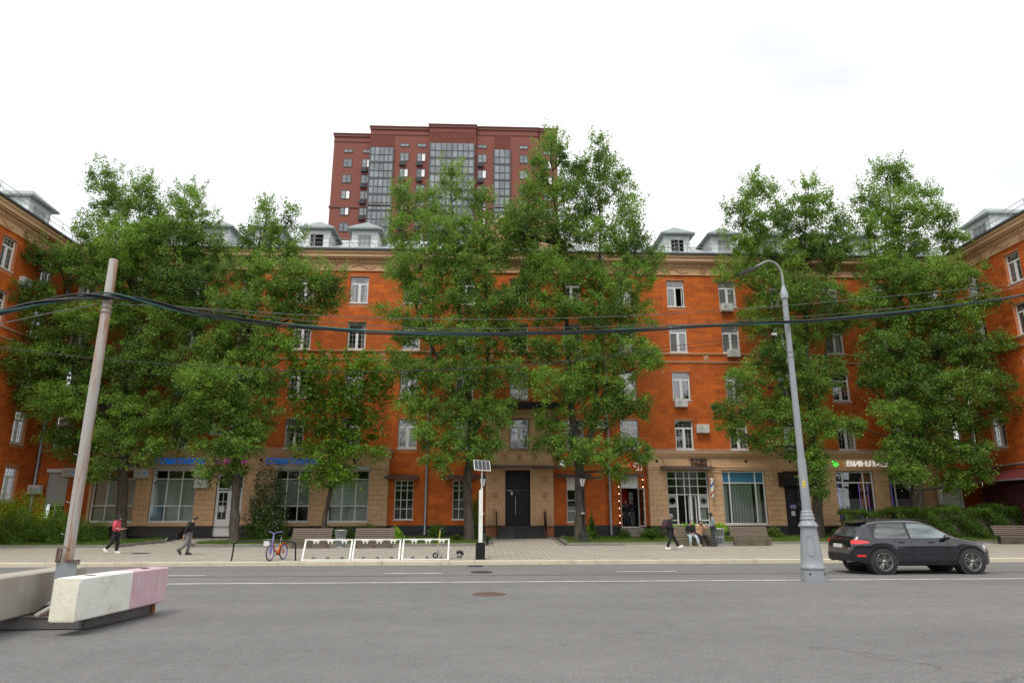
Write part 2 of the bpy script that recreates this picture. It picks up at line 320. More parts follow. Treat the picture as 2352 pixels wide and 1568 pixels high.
def wear(name,streak=(.05,.9,1),rot=.25,amt=.16,crack=True):
    m=M[name]; t=m.node_tree; bs=t.nodes['Principled BSDF']; src=bs.inputs['Base Color'].links[0].from_socket
    g=t.nodes.new('ShaderNodeNewGeometry')
    def noise(sc,scale,rotz=0,detail=5):
        mp=t.nodes.new('ShaderNodeMapping'); mp.inputs['Scale'].default_value=sc; mp.inputs['Rotation'].default_value=(0,0,rotz); t.links.new(g.outputs['Position'],mp.inputs[0])
        n=t.nodes.new('ShaderNodeTexNoise'); n.inputs['Scale'].default_value=scale; n.inputs['Detail'].default_value=detail; n.inputs['Roughness'].default_value=.62; t.links.new(mp.outputs[0],n.inputs[0]); return n.outputs[0]
    def mr(s,a,b_,c,d): r=t.nodes.new('ShaderNodeMapRange'); r.inputs[1].default_value=a; r.inputs[2].default_value=b_; r.inputs[3].default_value=c; r.inputs[4].default_value=d; t.links.new(s,r.inputs[0]); return r.outputs[0]
    def mul(x,y): q=t.nodes.new('ShaderNodeMath'); q.operation='MULTIPLY'; t.links.new(x,q.inputs[0]); t.links.new(y,q.inputs[1]); return q.outputs[0]
    f=mul(mr(noise(streak,1.0,rot),.38,.62,1-amt,1+amt*.6),mr(noise((.16,.16,1),1.0),.35,.65,.90,1.08))
    f=mul(f,mr(noise((2.2,2.2,1),1.0,0,8),.34,.66,.93,1.06))
    v=t.nodes.new('ShaderNodeTexVoronoi'); v.inputs['Scale'].default_value=3.2; t.links.new(g.outputs['Position'],v.inputs[0]); f=mul(f,mr(v.outputs['Distance'],.03,.06,.72,1))
    if crack:
        mp=t.nodes.new('ShaderNodeMapping'); mp.inputs['Scale'].default_value=(.22,.3,1); nn=t.nodes.new('ShaderNodeTexNoise'); nn.inputs['Scale'].default_value=1.6; nn.inputs['Detail'].default_value=5; t.links.new(g.outputs['Position'],nn.inputs[0])
        ad=t.nodes.new('ShaderNodeVectorMath'); ad.operation='MULTIPLY_ADD'; t.links.new(nn.outputs['Color'],ad.inputs[0]); ad.inputs[1].default_value=(1.3,1.3,0); t.links.new(g.outputs['Position'],ad.inputs[2]); t.links.new(ad.outputs[0],mp.inputs[0])
        vc=t.nodes.new('ShaderNodeTexVoronoi'); vc.feature='DISTANCE_TO_EDGE'; vc.inputs['Scale'].default_value=1; t.links.new(mp.outputs[0],vc.inputs[0])
        k=mr(vc.outputs['Distance'],.0015,.0045,0,1); ms=mr(noise((.09,.12,1),1.0),.46,.54,1,0)
        q=t.nodes.new('ShaderNodeMath'); q.operation='MAXIMUM'; t.links.new(k,q.inputs[0]); t.links.new(ms,q.inputs[1]); f=mul(f,mr(q.outputs[0],0,1,.66,1))
    x=t.nodes.new('ShaderNodeVectorMath'); x.operation='SCALE'; t.links.new(src,x.inputs[0]); t.links.new(f,x.inputs['Scale']); t.links.new(x.outputs[0],bs.inputs['Base Color'])
wear('asphalt',(.09,.5,1),.5,.07); wear('road_asphalt',(.03,1.3,1),0,.06,True); wear('road_paint',(1.5,1.5,1),0,.3,False)
# ---------------- ground ----------------
def sheet(name,xs,ys,m,dz=0,flat=None):
    b=MB(); nx=len(xs)
    b.v=[(x,y,(gz(x,y) if flat is None else flat)+dz) for y in ys for x in xs]
    b.f=[[j*nx+i,j*nx+i+1,(j+1)*nx+i+1,(j+1)*nx+i] for j in range(len(ys)-1) for i in range(nx-1)]
    b.m=[0]*len(b.f); b.sm=b.m[:]
    return b.build(name,m,kind='structure')
sheet('ground',[-900,900],[-900,1500],'ground_far',flat=-.25)
sheet('forecourt',[-60,-40,40,60],[-30,20.62],'asphalt')
sheet('road',[-60,-40,40,60],[20.62,28.1],'road_asphalt',dz=-.004)
sheet('sidewalk',[-40,40],[28.3,39,46.2],'paving_joint',dz=-.002)
def strip(b,x0,x1,y0,y1,dz,n=1,amp=0):
    for i in range(n):
        a=x0+(x1-x0)*i/n; c=x0+(x1-x0)*(i+1)/n
        b.add([(a,y0,gz(a,y0)+dz),(c,y0,gz(c,y0)+dz),(c,y1,gz(c,y1)+dz),(a,y1,gz(a,y1)+dz)],[(0,1,2,3)])
b=MB(); strip(b,-40,40,20.64,20.76,.005); b.build('edge_line','road_paint',kind='structure')
for x0,x1,y in ((-12.2,-9.0,23.55),(-3.35,-1.4,23.95),(4.5,6.55,24.2),(11.6,13.6,24.3)):
    b=MB(); strip(b,x0,x1,y,y+.11,.004); b.build('lane_dash','road_paint',kind='structure')
b=MB(); strip(b,-40,40,23.0,23.07,.002); b.build('tar_seam','tar',kind='structure')
# road kerb
kb=obj('kerb',None,kind='structure')
x=-30.2
while x<34:
    l=random.choice((1.0,1.0,1.2,2.4,2.6)); b=MB(); z=gz(x+l/2,20)
    j=random.uniform(-.008,.008)
    b.prism([(28.1+j,z-.05),(28.1+j,z+.13),(28.13+j,z+.15),(28.30,z+.152),(28.30,z-.05)],x+.006,x+l-.006,'x')
    b.build('kerb_stone','granite',kb); x+=l
# lawns
GA=[(-29,38.5),(VX(262,38.9,1252),38.9),(VX(385,42.6,1228),42.6),(VX(385,45,1228),45.2),(-29,45.2)]
GB=[(VX(445,39.9,1243),39.9),(VX(452,39.2,1247),39.1),(.05,39.0),(-.15,43.6),(-.2,45.2),(-14.9,45.2),(-15.2,42.3),(-16.4,41.0)]
GC=[(VX(1302,39.1,1249),39.1),(33,39.3),(33,45.2),(11.3,45.2),(11.2,44.2),(8.8,44.2),(8.7,45.2),(5.0,45.2),(4.5,42.8)]
def inside(p,poly):
    c=False; n=len(poly)
    for i in range(n):
        (x1,y1),(x2,y2)=poly[i],poly[(i+1)%n]
        if (y1>p[1])!=(y2>p[1]) and p[0]<(x2-x1)*(p[1]-y1)/(y2-y1)+x1: c=not c
    return c
lawns=[('lawn',GA,3),('lawn',GB,3),('lawn',GC,2)]
for nme,poly,_ in lawns:
    b=MB(); n=len(poly)
    b.v=[(p[0],p[1],gz(*p)+.07) for p in poly]; b.f=[list(range(n))]; b.m=[0]; b.sm=[0]
    b.build(nme,'lawn',kind='structure')
lk=obj('lawn_kerb',None,kind='structure')
def kerbline(pts):
    for (x0,y0),(x1,y1) in zip(pts[:-1],pts[1:]):
        d=Vector((x1-x0,y1-y0,0)); Ln=d.length; d.normalize(); n=max(1,round(Ln/1.0)); nn=Vector((-d.y,d.x,0))
        for i in range(n):
            a=Vector((x0,y0,0))+d*(Ln*i/n+.006); c=Vector((x0,y0,0))+d*(Ln*(i+1)/n-.006); b=MB(); vs=[]
            for q in (a,c,c+nn*.12,a+nn*.12): vs.append((q.x,q.y,gz(q.x,q.y)-.03))
            for q in (a,c,c+nn*.12,a+nn*.12): vs.append((q.x,q.y,gz(q.x,q.y)+.125))
            b.add(vs,[(4,5,6,7),(0,1,5,4),(1,2,6,5),(2,3,7,6),(3,0,4,7)]); b.build('kerb_stone','kerb_grey',lk)
kerbline(GA[0:4]); kerbline([GB[6],GB[7]]); kerbline([GB[7]]+GB[0:5]); kerbline([GC[-2],GC[-1]]); kerbline([GC[-1]]+GC[0:2])
# paving slabs
slabs=[]
row=0; y=28.32
while y<45.4:
    x=-31-(.3 if row%2 else 0)
    while x<34:
        c=(x+.3,y+.3)
        if not any(inside((cx,cy),p) for p in (GA,GB,GC) for cx,cy in ((x,y),(x+.6,y),(x+.6,y+.6),(x,y+.6))): slabs.append((x,y))
        x+=.6
    y+=.6; row+=1
slabs.sort(key=lambda s:(s[1],abs(s[0]-1)))
b=MB(); h=.003
def slabv(b,x,y,gzf):
    a=.011; c=.02; vs=[]
    for (dx,dy) in ((a,a),(.6-a,a),(.6-a,.6-a),(a,.6-a)): vs.append((x+dx,y+dy,gzf(x+dx,y+dy)))
    for (dx,dy) in ((c,c),(.6-c,c),(.6-c,.6-c),(c,.6-c)): vs.append((x+dx,y+dy,gzf(x+dx,y+dy)+.006))
    b.add(vs,[(4,5,6,7),(0,1,5,4),(1,2,6,5),(2,3,7,6),(3,0,4,7)])
pm=MB(); slabv(pm,0,0,lambda x,y:.0026*x+.014*y); pme=pm.mesh('paving_slab','paving')
pv=obj('paving',None,kind='structure')
for i,(x,y) in enumerate(slabs):
    if i<300: o=obj('paving_slab',pme,pv,(x,y,gz(x,y)+random.uniform(-.001,.0015)))
    else: slabv(b,x,y,gz)
b.build('paving_slabs','paving',pv,kind='stuff')
# ---------------- facades ----------------
YF=46.0; XL=-29.06; XR=33.7
BLD=thing('apartment_building','five-storey orange tiled apartment block wrapped round three sides of the street, with grey dormers','building')
class Fac:
    def __init__(s,ox,oy,rot): s.o=(ox,oy); s.r=rot; s.c=cos(rot); s.s=sin(rot)
    def pos(s,u,d,z): return (s.o[0]+u*s.c-d*s.s, s.o[1]+u*s.s+d*s.c, z)
    def put(s,b,name,mats,parent=None,u=0,d=0,z=0,kind=None):
        me=b if isinstance(b,bpy.types.Mesh) else b.mesh(name,mats)
        return obj(name,me,parent if parent is not None else BLD,s.pos(u,d,z),s.r,kind)
FM=Fac(0,YF,0); FA=Fac(0,YF-.36,0); FP=Fac(0,YF-.14,0); FL=Fac(XL,0,pi/2); FR=Fac(XR,0,-pi/2)
def wallmesh(u0,u1,z0,z1,ops,depth=.26,d=0):
    us=sorted({u0,u1}|{v for o in ops for v in o[:2] if u0<v<u1}); zs=sorted({z0,z1}|{v for o in ops for v in o[2:4] if z0<v<z1})
    b=MB()
    for i in range(len(us)-1):
        for j in range(len(zs)-1):
            cu=(us[i]+us[i+1])/2; cz=(zs[j]+zs[j+1])/2
            if any(o[0]<cu<o[1] and o[2]<cz<o[3] for o in ops): continue
            b.add([(us[i],d,zs[j]),(us[i+1],d,zs[j]),(us[i+1],d,zs[j+1]),(us[i],d,zs[j+1])],[(0,1,2,3)])
    for o in ops:
        a,c,e,f=o[:4]; q=d-.02; D=d+(o[4] if len(o)>4 else depth)
        b.add([(a,q,e),(c,q,e),(c,q,f),(a,q,f),(a,D,e),(c,D,e),(c,D,f),(a,D,f)],[(0,4,5,1),(1,5,6,2),(2,6,7,3),(3,7,4,0)])
    return b
def courses(u0,u1,z0,z1,ops,h,wd,off=0):
    out=[]; n=max(1,round((z1-z0)/h)); hh=(z1-z0)/n
    for r in range(n):
        a=z0+r*hh; c=a+hh
        segs=[(u0,u1)]
        for o in ops:
            if o[2]<c-.03 and o[3]>a+.03:
                ns=[]
                for s0,s1 in segs:
                    if o[1]<=s0 or o[0]>=s1: ns.append((s0,s1)); continue
                    if o[0]>s0: ns.append((s0,o[0]))
                    if o[1]<s1: ns.append((o[1],s1))
                segs=ns
        for s0,s1 in segs:
            k=math.floor((s0-off)/wd); x=off+k*wd+(wd/2 if r%2 else 0)
            while x<=s0: x+=wd
            p=s0; 
            while p<s1-.01:
                e=min(x,s1)
                if s1-e<.12: e=s1
                if e-p>.03: out.append((p,e,a,c))
                p=e; x=e+wd if abs(e-x)>.001 else x+wd
    return out
CH_=3.36
FL_Z={1:(1.62,4.55),2:(6.23,8.22),3:(9.60,11.57),4:(12.97,14.95),5:(16.32,18.28)}
COLS=[2.25+3.745*k for k in range(-8,9)]
COLS[9-1+8-8]=COLS[8]
def wop(u,f,w=1.26): return (u-w/2,u+w/2,FL_Z[f][0],FL_Z[f][1])
mops=[wop(u,f) for u in COLS for f in (2,3,4,5) if not(abs(u-2.25)<.1 and f==2)]
mops_p=wop(2.25,2)
g1=[(-5.93,-4.70,1.66,4.15),(-2.13,-.90,1.66,4.15),(5.38,6.55,1.5,4.35),(8.98,10.2,1.15,4.45),(-28.2,-26.9,1.66,4.6)]
zones=[(-25.31,-6.31,.3,6.05),(10.78,30.6,.3,6.05),(.02,4.52,.3,8.85)]
allops=mops+g1+[(-25.1,-6.5,.55,5.7,.02),(11.0,30.4,.55,5.7,.02),(1.31,2.97,1.2,4.82,.6),(mops_p[0],mops_p[1],mops_p[2],mops_p[3])]
FM.put(wallmesh(XL,XR,.3,20.0,allops),'wall','orange_joint')
bl=courses(XL+.02,XR-.02,1.28,18.72,mops+g1+zones,.3355,.66)
full=[q for q in bl if abs(q[1]-q[0]-.66)<.01]
def pri(q):
    u=(q[0]+q[1])/2; z=(q[2]+q[3])/2
    return abs(u-12)*1.0+abs(z-11)*.35 if 6.8<u<17 else 30+abs(u+8)*1.5+abs(z-8)*.5
full.sort(key=pri); ind=set(id(q) for q in full[:300])
bm_=MB(); hh=bl[0][3]-bl[0][2]; bm_.block(0,.646,0,hh-.014,p=.011); bme=bm_.mesh('facade_tile','orange_tile')
rest=MB()
for q in bl:
    if id(q) in ind: FM.put(bme,'facade_tile',None,u=q[0]+.007,z=q[2]+.007,d=random.uniform(-.002,.002))
    else: rest.block(q[0]+.007,q[1]-.007,q[2]+.007,q[3]-.007,p=.011+random.uniform(-.002,.002))
FM.put(rest,'facade_tiles','orange_tile',kind='stuff')
def wingface(F,u0,u1,ops,extra=[]):
    F.put(wallmesh(u0,u1,.2,20.0,ops+extra),'wing_wall','orange_joint')
    r=MB()
    for q in courses(u0+.02,u1-.02,1.28,18.72,ops+extra,.3355,.66,off=u1 if F is FL else u0): r.block(q[0]+.007,q[1]-.007,q[2]+.007,q[3]-.007,p=.011+random.uniform(-.002,.002))
    F.put(r,'wing_tiles','orange_tile',kind='stuff')
    p=MB(); p.box(u0,u1,-.05,.2,.2,1.28); F.put(p,'wing_plinth','plinth_black')
FL_Z[6]=(2.76,4.75)
WY=(43.72,39.95,36.2,32.4)
wl=[wop(y,f) for y in WY for f in (6,2,3,4,5)]
wr=[wop(-y,f) for y in WY for f in (2,3,4,5)]
wingface(FL,30,46-.02,wl); wingface(FR,-46+.02,-30,wr)
# end walls of the wings and rear masses
for F,(a,b_) in ((FL,(30,30.0)),(FR,(-30.0,-30))):
    e=MB(); u=a
    if F is FL: e.box(30-.3,30,.0,14,.2,20)
    else: e.box(-30,-30+.3,.0,14,.2,20)
    F.put(e,'end_wall','orange_joint')
# interior dark walls
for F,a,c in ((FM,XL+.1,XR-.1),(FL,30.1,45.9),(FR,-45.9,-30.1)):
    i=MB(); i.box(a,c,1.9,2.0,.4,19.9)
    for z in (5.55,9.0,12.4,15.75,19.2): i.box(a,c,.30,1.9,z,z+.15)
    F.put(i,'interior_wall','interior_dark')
# ---------------- windows ----------------
def bars(b,w,h,cols,rows,t,dep,y0=0,x0=0,z0=0,mi=0):
    for i in range(1,cols): x=x0-w/2+w*i/cols; b.box(x-t/2,x+t/2,y0,y0+dep,z0,z0+h,mi)
    for j in range(1,rows): z=z0+h*j/rows; b.box(x0-w/2,x0+w/2,y0+.002,y0+dep-.002,z-t/2,z+t/2,mi)
def frame(b,w,h,t,dep,x0=0,z0=0,y0=0,mi=0):
    b.box(x0-w/2,x0-w/2+t,y0,y0+dep,z0,z0+h,mi); b.box(x0+w/2-t,x0+w/2,y0,y0+dep,z0,z0+h,mi)
    b.box(x0-w/2+t,x0+w/2-t,y0+.001,y0+dep-.001,z0,z0+t,mi); b.box(x0-w/2+t,x0+w/2-t,y0+.001,y0+dep-.001,z0+h-t,z0+h,mi)
WM={}
def winmeshes(w,h,style):
    k=(round(w,2),round(h,2),style)
    if k in WM: return WM[k]
    b=MB(); tr=h*.74; frame(b,w,h,.06,.08); b.box(-w/2+.06,w/2-.06,.003,.078,tr-.035,tr+.035); b.box(-.045,.045,-.012,.079,.06,tr-.035)
    sw=(w-.12-.09)/2; cx=.045+sw/2; sh=tr-.035-.06
    for s in (-1,1):
        if style==2 and s==1: continue
        frame(b,sw-.004,sh-.004,.045,.075,s*cx,.062,-.006)
    if style in (0,2):
        bars(b,w-.12,h-tr-.1,4,2,.018,.012,.035,0,tr+.035,1)
        for s in (-1,1):
            if style==2 and s==1: continue
            bars(b,sw-.09,sh-.09,2,4,.018,.012,.035,s*cx,.107,1)
    if style==3: # mosquito net left, grid right
        bars(b,w-.12,h-tr-.1,4,2,.018,.012,.035,0,tr+.035,1); bars(b,sw-.09,sh-.09,2,4,.018,.012,.035,cx,.107,1); b.box(-cx-sw/2+.04,-cx+sw/2-.04,.02,.024,.1,sh,2)
    fm=b.mesh('window_frame',['white_pvc','muntin','ac_grille'])
    def pane(pw,ph): q=MB(); q.box(-pw/2,pw/2,0,.006,0,ph); return q.mesh('pane','glass')
    top=pane(w-.12,h-tr-.095); sa=pane(sw-.09,sh-.09)
    s=MB(); s.box(-w/2-.05,w/2+.05,-.20,.02,-.045,-.01); s.box(-w/2-.05,w/2+.05,-.20,-.17,-.07,-.045); sm=s.mesh('sill','white_pvc')
    cu=[]
    for (a,c) in ((-w/2,-w/2+.32),(w/2-.34,w/2),(-w/2,w/2)):
        q=MB(); n=14; pts=[(a+(c-a)*i/n,.03*sin(i*1.9)) for i in range(n+1)]
        for i in range(n): q.add([(pts[i][0],pts[i][1],.05),(pts[i+1][0],pts[i+1][1],.05),(pts[i+1][0],pts[i+1][1],h-.05),(pts[i][0],pts[i][1],h-.05)],[(0,1,2,3)],0,True)
        cu.append(q.mesh('curtain','curtain'))
    fl=MB()
    if style==2: # open casement leaf swung inwards
        frame(fl,sw,sh-.02,.045,.04); bars(fl,sw-.09,sh-.1,2,4,.018,.012,.01,0,.05,1)
    WM[k]=(fm,top,sa,sm,cu,tr,cx,sw,fl.mesh('open_sash',['white_pvc','muntin']) if style==2 else None); return WM[k]
wr_=random.Random(5)
def window(F,u,z0,w,h,style=0,cur=None,d=.16):
    fm,top,sa,sm,cu,tr,cx,sw,fl=winmeshes(w,h,style)
    o=F.put(fm,'window',None,u=u,d=d,z=z0)
    obj('sill',sm,o); obj('pane',top,o,(0,.04,tr+.04))
    for s in (-1,1):
        if style==2 and s==1: continue
        obj('pane',sa,o,(s*cx,.04,.107))
    if fl: 
        q=obj('open_sash',fl,o,(cx+sw/2-.05,.30,.07)); q.rotation_euler=(0,0,R(-105)); 
    c=cur if cur is not None else wr_.choice((0,1,2,3,4,4))
    if c in (0,3): obj('curtain',cu[0],o,(0,.22,0))
    if c in (1,3): obj('curtain',cu[1],o,(0,.22,0))
    if c==2: obj('curtain',cu[2],o,(0,.22,0))
    return o
for u in COLS:
    for f in (2,3,4,5):
        if u<XL+.8 or u>XR-.8: continue
        st=wr_.choice((0,0,0,1,3)); cr_=None
        if abs(u-13.48)<.2: st={5:2,4:3,3:1,2:0}[f]; cr_={5:4,4:0,3:4,2:4}[f]
        if abs(u-2.25)<.1 and f==2: st=0; cr_=4
        window(FM if not (abs(u-2.25)<.1 and f==2) else FM,u,FL_Z[f][0],1.26,FL_Z[f][1]-FL_Z[f][0],st,cr_)
for F,sg in ((FL,1),(FR,-1)):
    for y in WY:
        for f in ((6,2,3,4,5) if sg>0 else (2,3,4,5)): window(F,sg*y,FL_Z[f][0],1.26,FL_Z[f][1]-FL_Z[f][0],0 if f!=4 else 1)
def gridwin(F,u0,u1,z0,z1,cols,rows,name='shop_window',t=.06,d=.12,glass='glass_shop',fm='white_pvc',skip=(),dep=.08,sill=True,parent=None):
    """cols/rows: lists of fractions of the inner bar positions"""
    w=u1-u0; h=z1-z0; b=MB(); frame(b,w,h,t,dep)
    xs=[-w/2]+[-w/2+w*c for c in cols]+[w/2]; zs=[0]+[h*r for r in rows]+[h]
    for x in xs[1:-1]: b.box(x-t*.45,x+t*.45,.004,dep-.004,t,h-t)
    for z in zs[1:-1]: b.box(-w/2+t,w/2-t,.008,dep-.008,z-t*.4,z+t*.4)
    o=F.put(b,name,fm,u=(u0+u1)/2,d=d,z=z0)
    for i in range(len(xs)-1):
        for j in range(len(zs)-1):
            if (i,j) in skip: continue
            q=MB(); q.box(xs[i]+t*.5,xs[i+1]-t*.5,dep*.4,dep*.4+.008,zs[j]+t*.5,zs[j+1]-t*.5); q.build('pane',glass,o)
    if sill: s=MB(); s.box(-w/2-.06,w/2+.06,-.18,0,-.06,-.012); s.build('sill',fm,o)
    return o
def blinds(F,o,u0,u1,z0,z1,kind='h',m='blind',d=.22):
    w=u1-u0; b=MB()
    if kind=='h':
        z=z0
        while z<z1: b.box(-w/2,w/2,0,.02,z-z0,z-z0+.045); z+=.06
    elif kind=='v':
        x=-w/2; i=0
        while x<w/2: a=.02*(1 if i%2 else -1); b.add([(x,0,0),(x+.085,a+.03,0),(x+.085,a+.03,z1-z0),(x,0,z1-z0)],[(0,1,2,3)]); x+=.1; i+=1
    else: b.box(-w/2,w/2,0,.01,0,z1-z0)
    b.build('blind',m,o,((u0+u1)/2-(o['_u']),d,z0-o['_z']))
# ground floor windows in the orange bays
for (a,c,e,f) in g1[:2]:
    o=gridwin(FM,a,c,e,f,(.333,.666),(.27,.5,.74,.87),'window',t=.045,glass='glass_shop')
o=gridwin(FM,g1[2][0],g1[2][1],1.5,3.6,(.5,),(.33,.66),'window',t=.06); o['_u']=(g1[2][0]+g1[2][1])/2; o['_z']=1.5
blinds(FM,o,g1[2][0]+.1,g1[2][1]-.1,1.6,2.5,'flat','curtain',.3)
b=MB(); b.box(g1[2][0],g1[2][1],.10,.2,3.6,4.35); FM.put(b,'transom_panel','white_pvc')
# shuttered window far left
a,c,e,f=g1[4]; o=gridwin(FM,a,c,e,f,(.5,),(.3,),'window',t=.07)
b=MB(); z=e+.95
while z<f-.05: b.prism([(.02,z),(.035,z+.035),(.02,z+.07)],a+.03,c-.03,'x'); z+=.07
FM.put(b,'roller_shutter','grey_pvc'); b=MB(); b.box(a-.05,c+.05,-.2,-.02,f,f+.22); FM.put(b,'shutter_box','white_pvc')
# shop door bay in orange wall: white panel above an open doorway
a,c,e,f=g1[3]; b=MB(); b.box(a,c,.10,.22,3.72,4.45); FM.put(b,'transom_panel','white_pvc')
b=MB(); frame(b,c-a,3.72-1.15,.05,.1); od=FM.put(b,'doorway','white_pvc',u=(a+c)/2,d=.12,z=1.15)
b=MB(); frame(b,.62,2.45,.07,.04); q=b.build('door_leaf','white_pvc',od,(.58,-.02,.06)); q.rotation_euler=(0,0,R(-62)); q.location=(.70,-.3,.06)
b=MB(); b.box(-.24,.24,.01,.02,.07,2.38); b.build('pane','glass_shop',q)
b=MB(); b.box(-.6,.15,1.3,1.33,1.2,2.55); b.build('red_wall','interior_red',od)
b=MB()
for i in range(7): b.tube([(.18+i*.035,1.0+.05*(i%2),.1),(.18+i*.035,1.0+.05*(i%2),2.3)],.03,5)
b.build('clothes_rack','curtain',od)
# ---------------- arcades (tan stone shopfronts) ----------------
def arcade(x0,x1,ops,doors):
    F=FA; F.put(wallmesh(x0,x1,1.24,5.95,ops,depth=.34),'arcade_wall','tan_dark')
    b=MB()
    for x,s in ((x0,1),(x1,-1)):
        b.add([(x,0,.3),(x,.36,.3),(x,.36,6.1),(x,0,6.1)],[(0,1,2,3)])
    F.put(b,'arcade_return','tan_stone')
    r=MB()
    pil=courses(x0+.01,x1-.01,1.28,4.78,[(o[0],o[1],o[2]-.27,o[3]+.3) for o in ops],.32,.58)
    for q in pil: r.block(q[0]+.003,q[1]-.003,q[2]+.003,q[3]-.003,p=.03,b=.008)
    for q in courses(x0+.01,x1-.01,5.05,5.62,[],.6,1.5): r.block(q[0]+.002,q[1]-.002,q[2]+.002,q[3]-.002,p=.05,b=.006)
    F.put(r,'arcade_block','tan_stone',kind='stuff')
    b=MB(); e=.05
    xs=sorted(ops)
    for o in ops:
        if o[2]>1.4: b.box(o[0],o[1],-.03,.0,1.25,o[2]-.01)   # apron under window
    b.box(x0-.02,x1+.02,-.075,.0,4.84,5.03)   # architrave
    b.box(x0-.05,x1+.05,-.12,.0,5.0,5.05)
    b.box(x0-.06,x1+.06,-.10,.02,5.63,5.78); b.box(x0-.14,x1+.14,-.22,.3,5.78,5.93); b.box(x0-.22,x1+.22,-.32,.36,5.93,6.05)
    F.put(b,'cornice','tan_stone')
    b=MB(); b.box(x0-.25,x1+.25,-.35,.34,6.055,6.08); F.put(b,'cornice_flashing','roof_sheet')
    for p0,p1 in zip([x0]+[o[1] for o in xs],[o[0] for o in xs]+[x1]):
        if p1-p0>.5: b=MB(); b.box(p0+.03,p1-.03,-.085,.0,4.68,4.80); F.put(b,'pier_capital','tan_stone')
    # plinth
    b=MB(); segs=[(x0,x1)]
    for o in doors:
        segs=[t for s in segs for t in ((s[0],o[0]),(o[1],s[1])) if t[1]-t[0]>.05 and t[0]>=s[0]-1e-6 and t[1]<=s[1]+1e-6] if any(s[0]<o[0]<s[1] for s in segs) else segs
    for s in segs: b=MB(); b.box(s[0],s[1],-.07,.3,.2,1.24); F.put(b,'plinth','plinth_black')
    for k,x in enumerate(range(int(x0)+1,int(x1),3)):
        v=MB(); v.box(-.08,.08,-.062,-.045,0,.18); F.put(v,'wall_vent','black_paint',u=x+.4,z=5.33)
ALo=[(-25.1,-22.42),(-21.42,-18.62),(-17.3,-15.6),(-13.62,-11.32),(-10.12,-7.55)]
LO=[(a,c,1.52,4.78) for a,c in ALo]; LO[2]=(-17.3,-15.6,.62,4.5)
LO2=[(a,c,max(e,1.241) if i!=2 else 1.241,f) for i,(a,c,e,f) in enumerate(LO)]
arcade(-25.31,-6.31,LO2,[(-17.3,-15.6)])
RO=[(12.02,14.75,1.30,4.78),(15.72,18.6,1.35,4.78),(19.85,21.45,1.241,4.7),(23.4,25.98,1.5,4.78),(27.0,29.3,1.5,4.78)]
arcade(10.78,30.6,RO,[(19.85,21.45)])
for i,(a,c,e,f) in enumerate(LO):
    if i==2: continue
    o=gridwin(FA,a,c,e,f,(.333,.667),(.30,.82),t=.07); o['_u']=(a+c)/2; o['_z']=e
    blinds(FA,o,a+.05,c-.05,e+(.05 if i in(0,1) else .95),e+2.62,'flat' if i==4 else 'h','blind',.3)
    if i==1: q=MB(); q.box(-1.3,-.62,.09,.10,.12,.93); q.build('poster','poster_blue',o)
    if i==4:
        q=MB(); q.box(-1.2,1.2,.55,.6,0,1.0); q.build('reception_desk','blind',o)
        q=MB(); 
        for x in (-.3,.5): q.box(x,x+.55,.62,.66,2.05,2.10)
        q.build('ceiling_lamp','sign_white',o)
    q=MB(); q.box(a-.03,c+.03,-.16,-.032,4.78,5.0); FA.put(q,'shutter_box','grey_pvc')
# white clinic door
a,c,e,f=LO[2]; o=gridwin(FA,a,c,e,f,(.5,),(.72,.76),'door',t=.1,skip=((0,0),(1,0),(0,1),(1,1)),sill=False)
for s in (-1,1):
    q=MB(); w_=.72; x0_=s*.40
    frame(q,w_,2.7,.09,.05,x0_,.1,-.01); q.box(x0_-w_/2+.09,x0_+w_/2-.09,0,.03,.19,1.05); bars(q,w_-.18,1.55,2,3,.03,.03,0,x0_,1.12)
    dl=q.build('door_leaf','white_pvc',o); q=MB(); q.box(x0_-w_/2+.09,x0_+w_/2-.09,.02,.028,1.05,2.71); q.build('pane','glass_shop',dl)
q=MB(); q.box(-.6,-.25,-.03,-.02,1.5,1.9); q.build('notice','paper',o)
# barber window with open door
a,c,e,f=RO[0]; o=gridwin(FA,a,c,e,f,(.235,.43,.56,.76),(.56,.715,.86),t=.055,skip=tuple((i,0) for i in range(5)),sill=False); o['_u']=(a+c)/2; o['_z']=e
w_=c-a; q=MB()
for x in (-w_/2+w_*.235,-w_/2+w_*.76,-w_/2+w_*.56): q.box(x-.05,x+.05,-.004,.09,-.55 if x<-.5 else 0,1.9)
for x0_,x1_ in ((-w_/2,-w_/2+w_*.235),(-w_/2+w_*.76,w_/2)):
    q.box(x0_+.05,x1_-.05,.01,.07,.28,.34); q.box(x0_+.05,x1_-.05,.01,.07,1.15,1.2)
q.build('door_frame','white_pvc',o)
for x0_,x1_ in ((-w_/2+.05,-w_/2+w_*.235-.05),(-w_/2+w_*.76+.05,w_/2-.05)):
    q=MB(); q.box(x0_,x1_,.03,.038,.05,1.9); q.build('pane','glass_shop',o)
    q=MB(); xm=(x0_+x1_)/2; 
    for z in np.arange(1.22,1.88,.05): q.box(x0_+.02,x1_-.02,.02,.026,z,z+.022)
    q.build('frosted_stripes','blind',o)
    q=MB(); q.lathe([(.0,.0),(.2,.0)],14,(xm,.012,1.55),axis='y'); 
    for k in range(8):
        t=k*pi/4; q.tube([(xm+.1*cos(t),.015,1.55+.1*sin(t)),(xm+.25*cos(t),.015,1.55+.25*sin(t))],.022,4)
    q.build('round_emblem','sign_dim' if xm>0 else 'black_paint',o)
q=MB(); frame(q,.55,1.85,.06,.04); dl=q.build('door_leaf','white_pvc',o,(.36,.30,.02)); dl.rotation_euler=(0,0,R(-35)); q=MB(); q.box(-.2,.2,.01,.02,.06,1.79); q.build('pane','glass_shop',dl)
q=MB(); q.box(.85,1.3,.35,.37,.05,1.1); q.build('poster','blind',o)
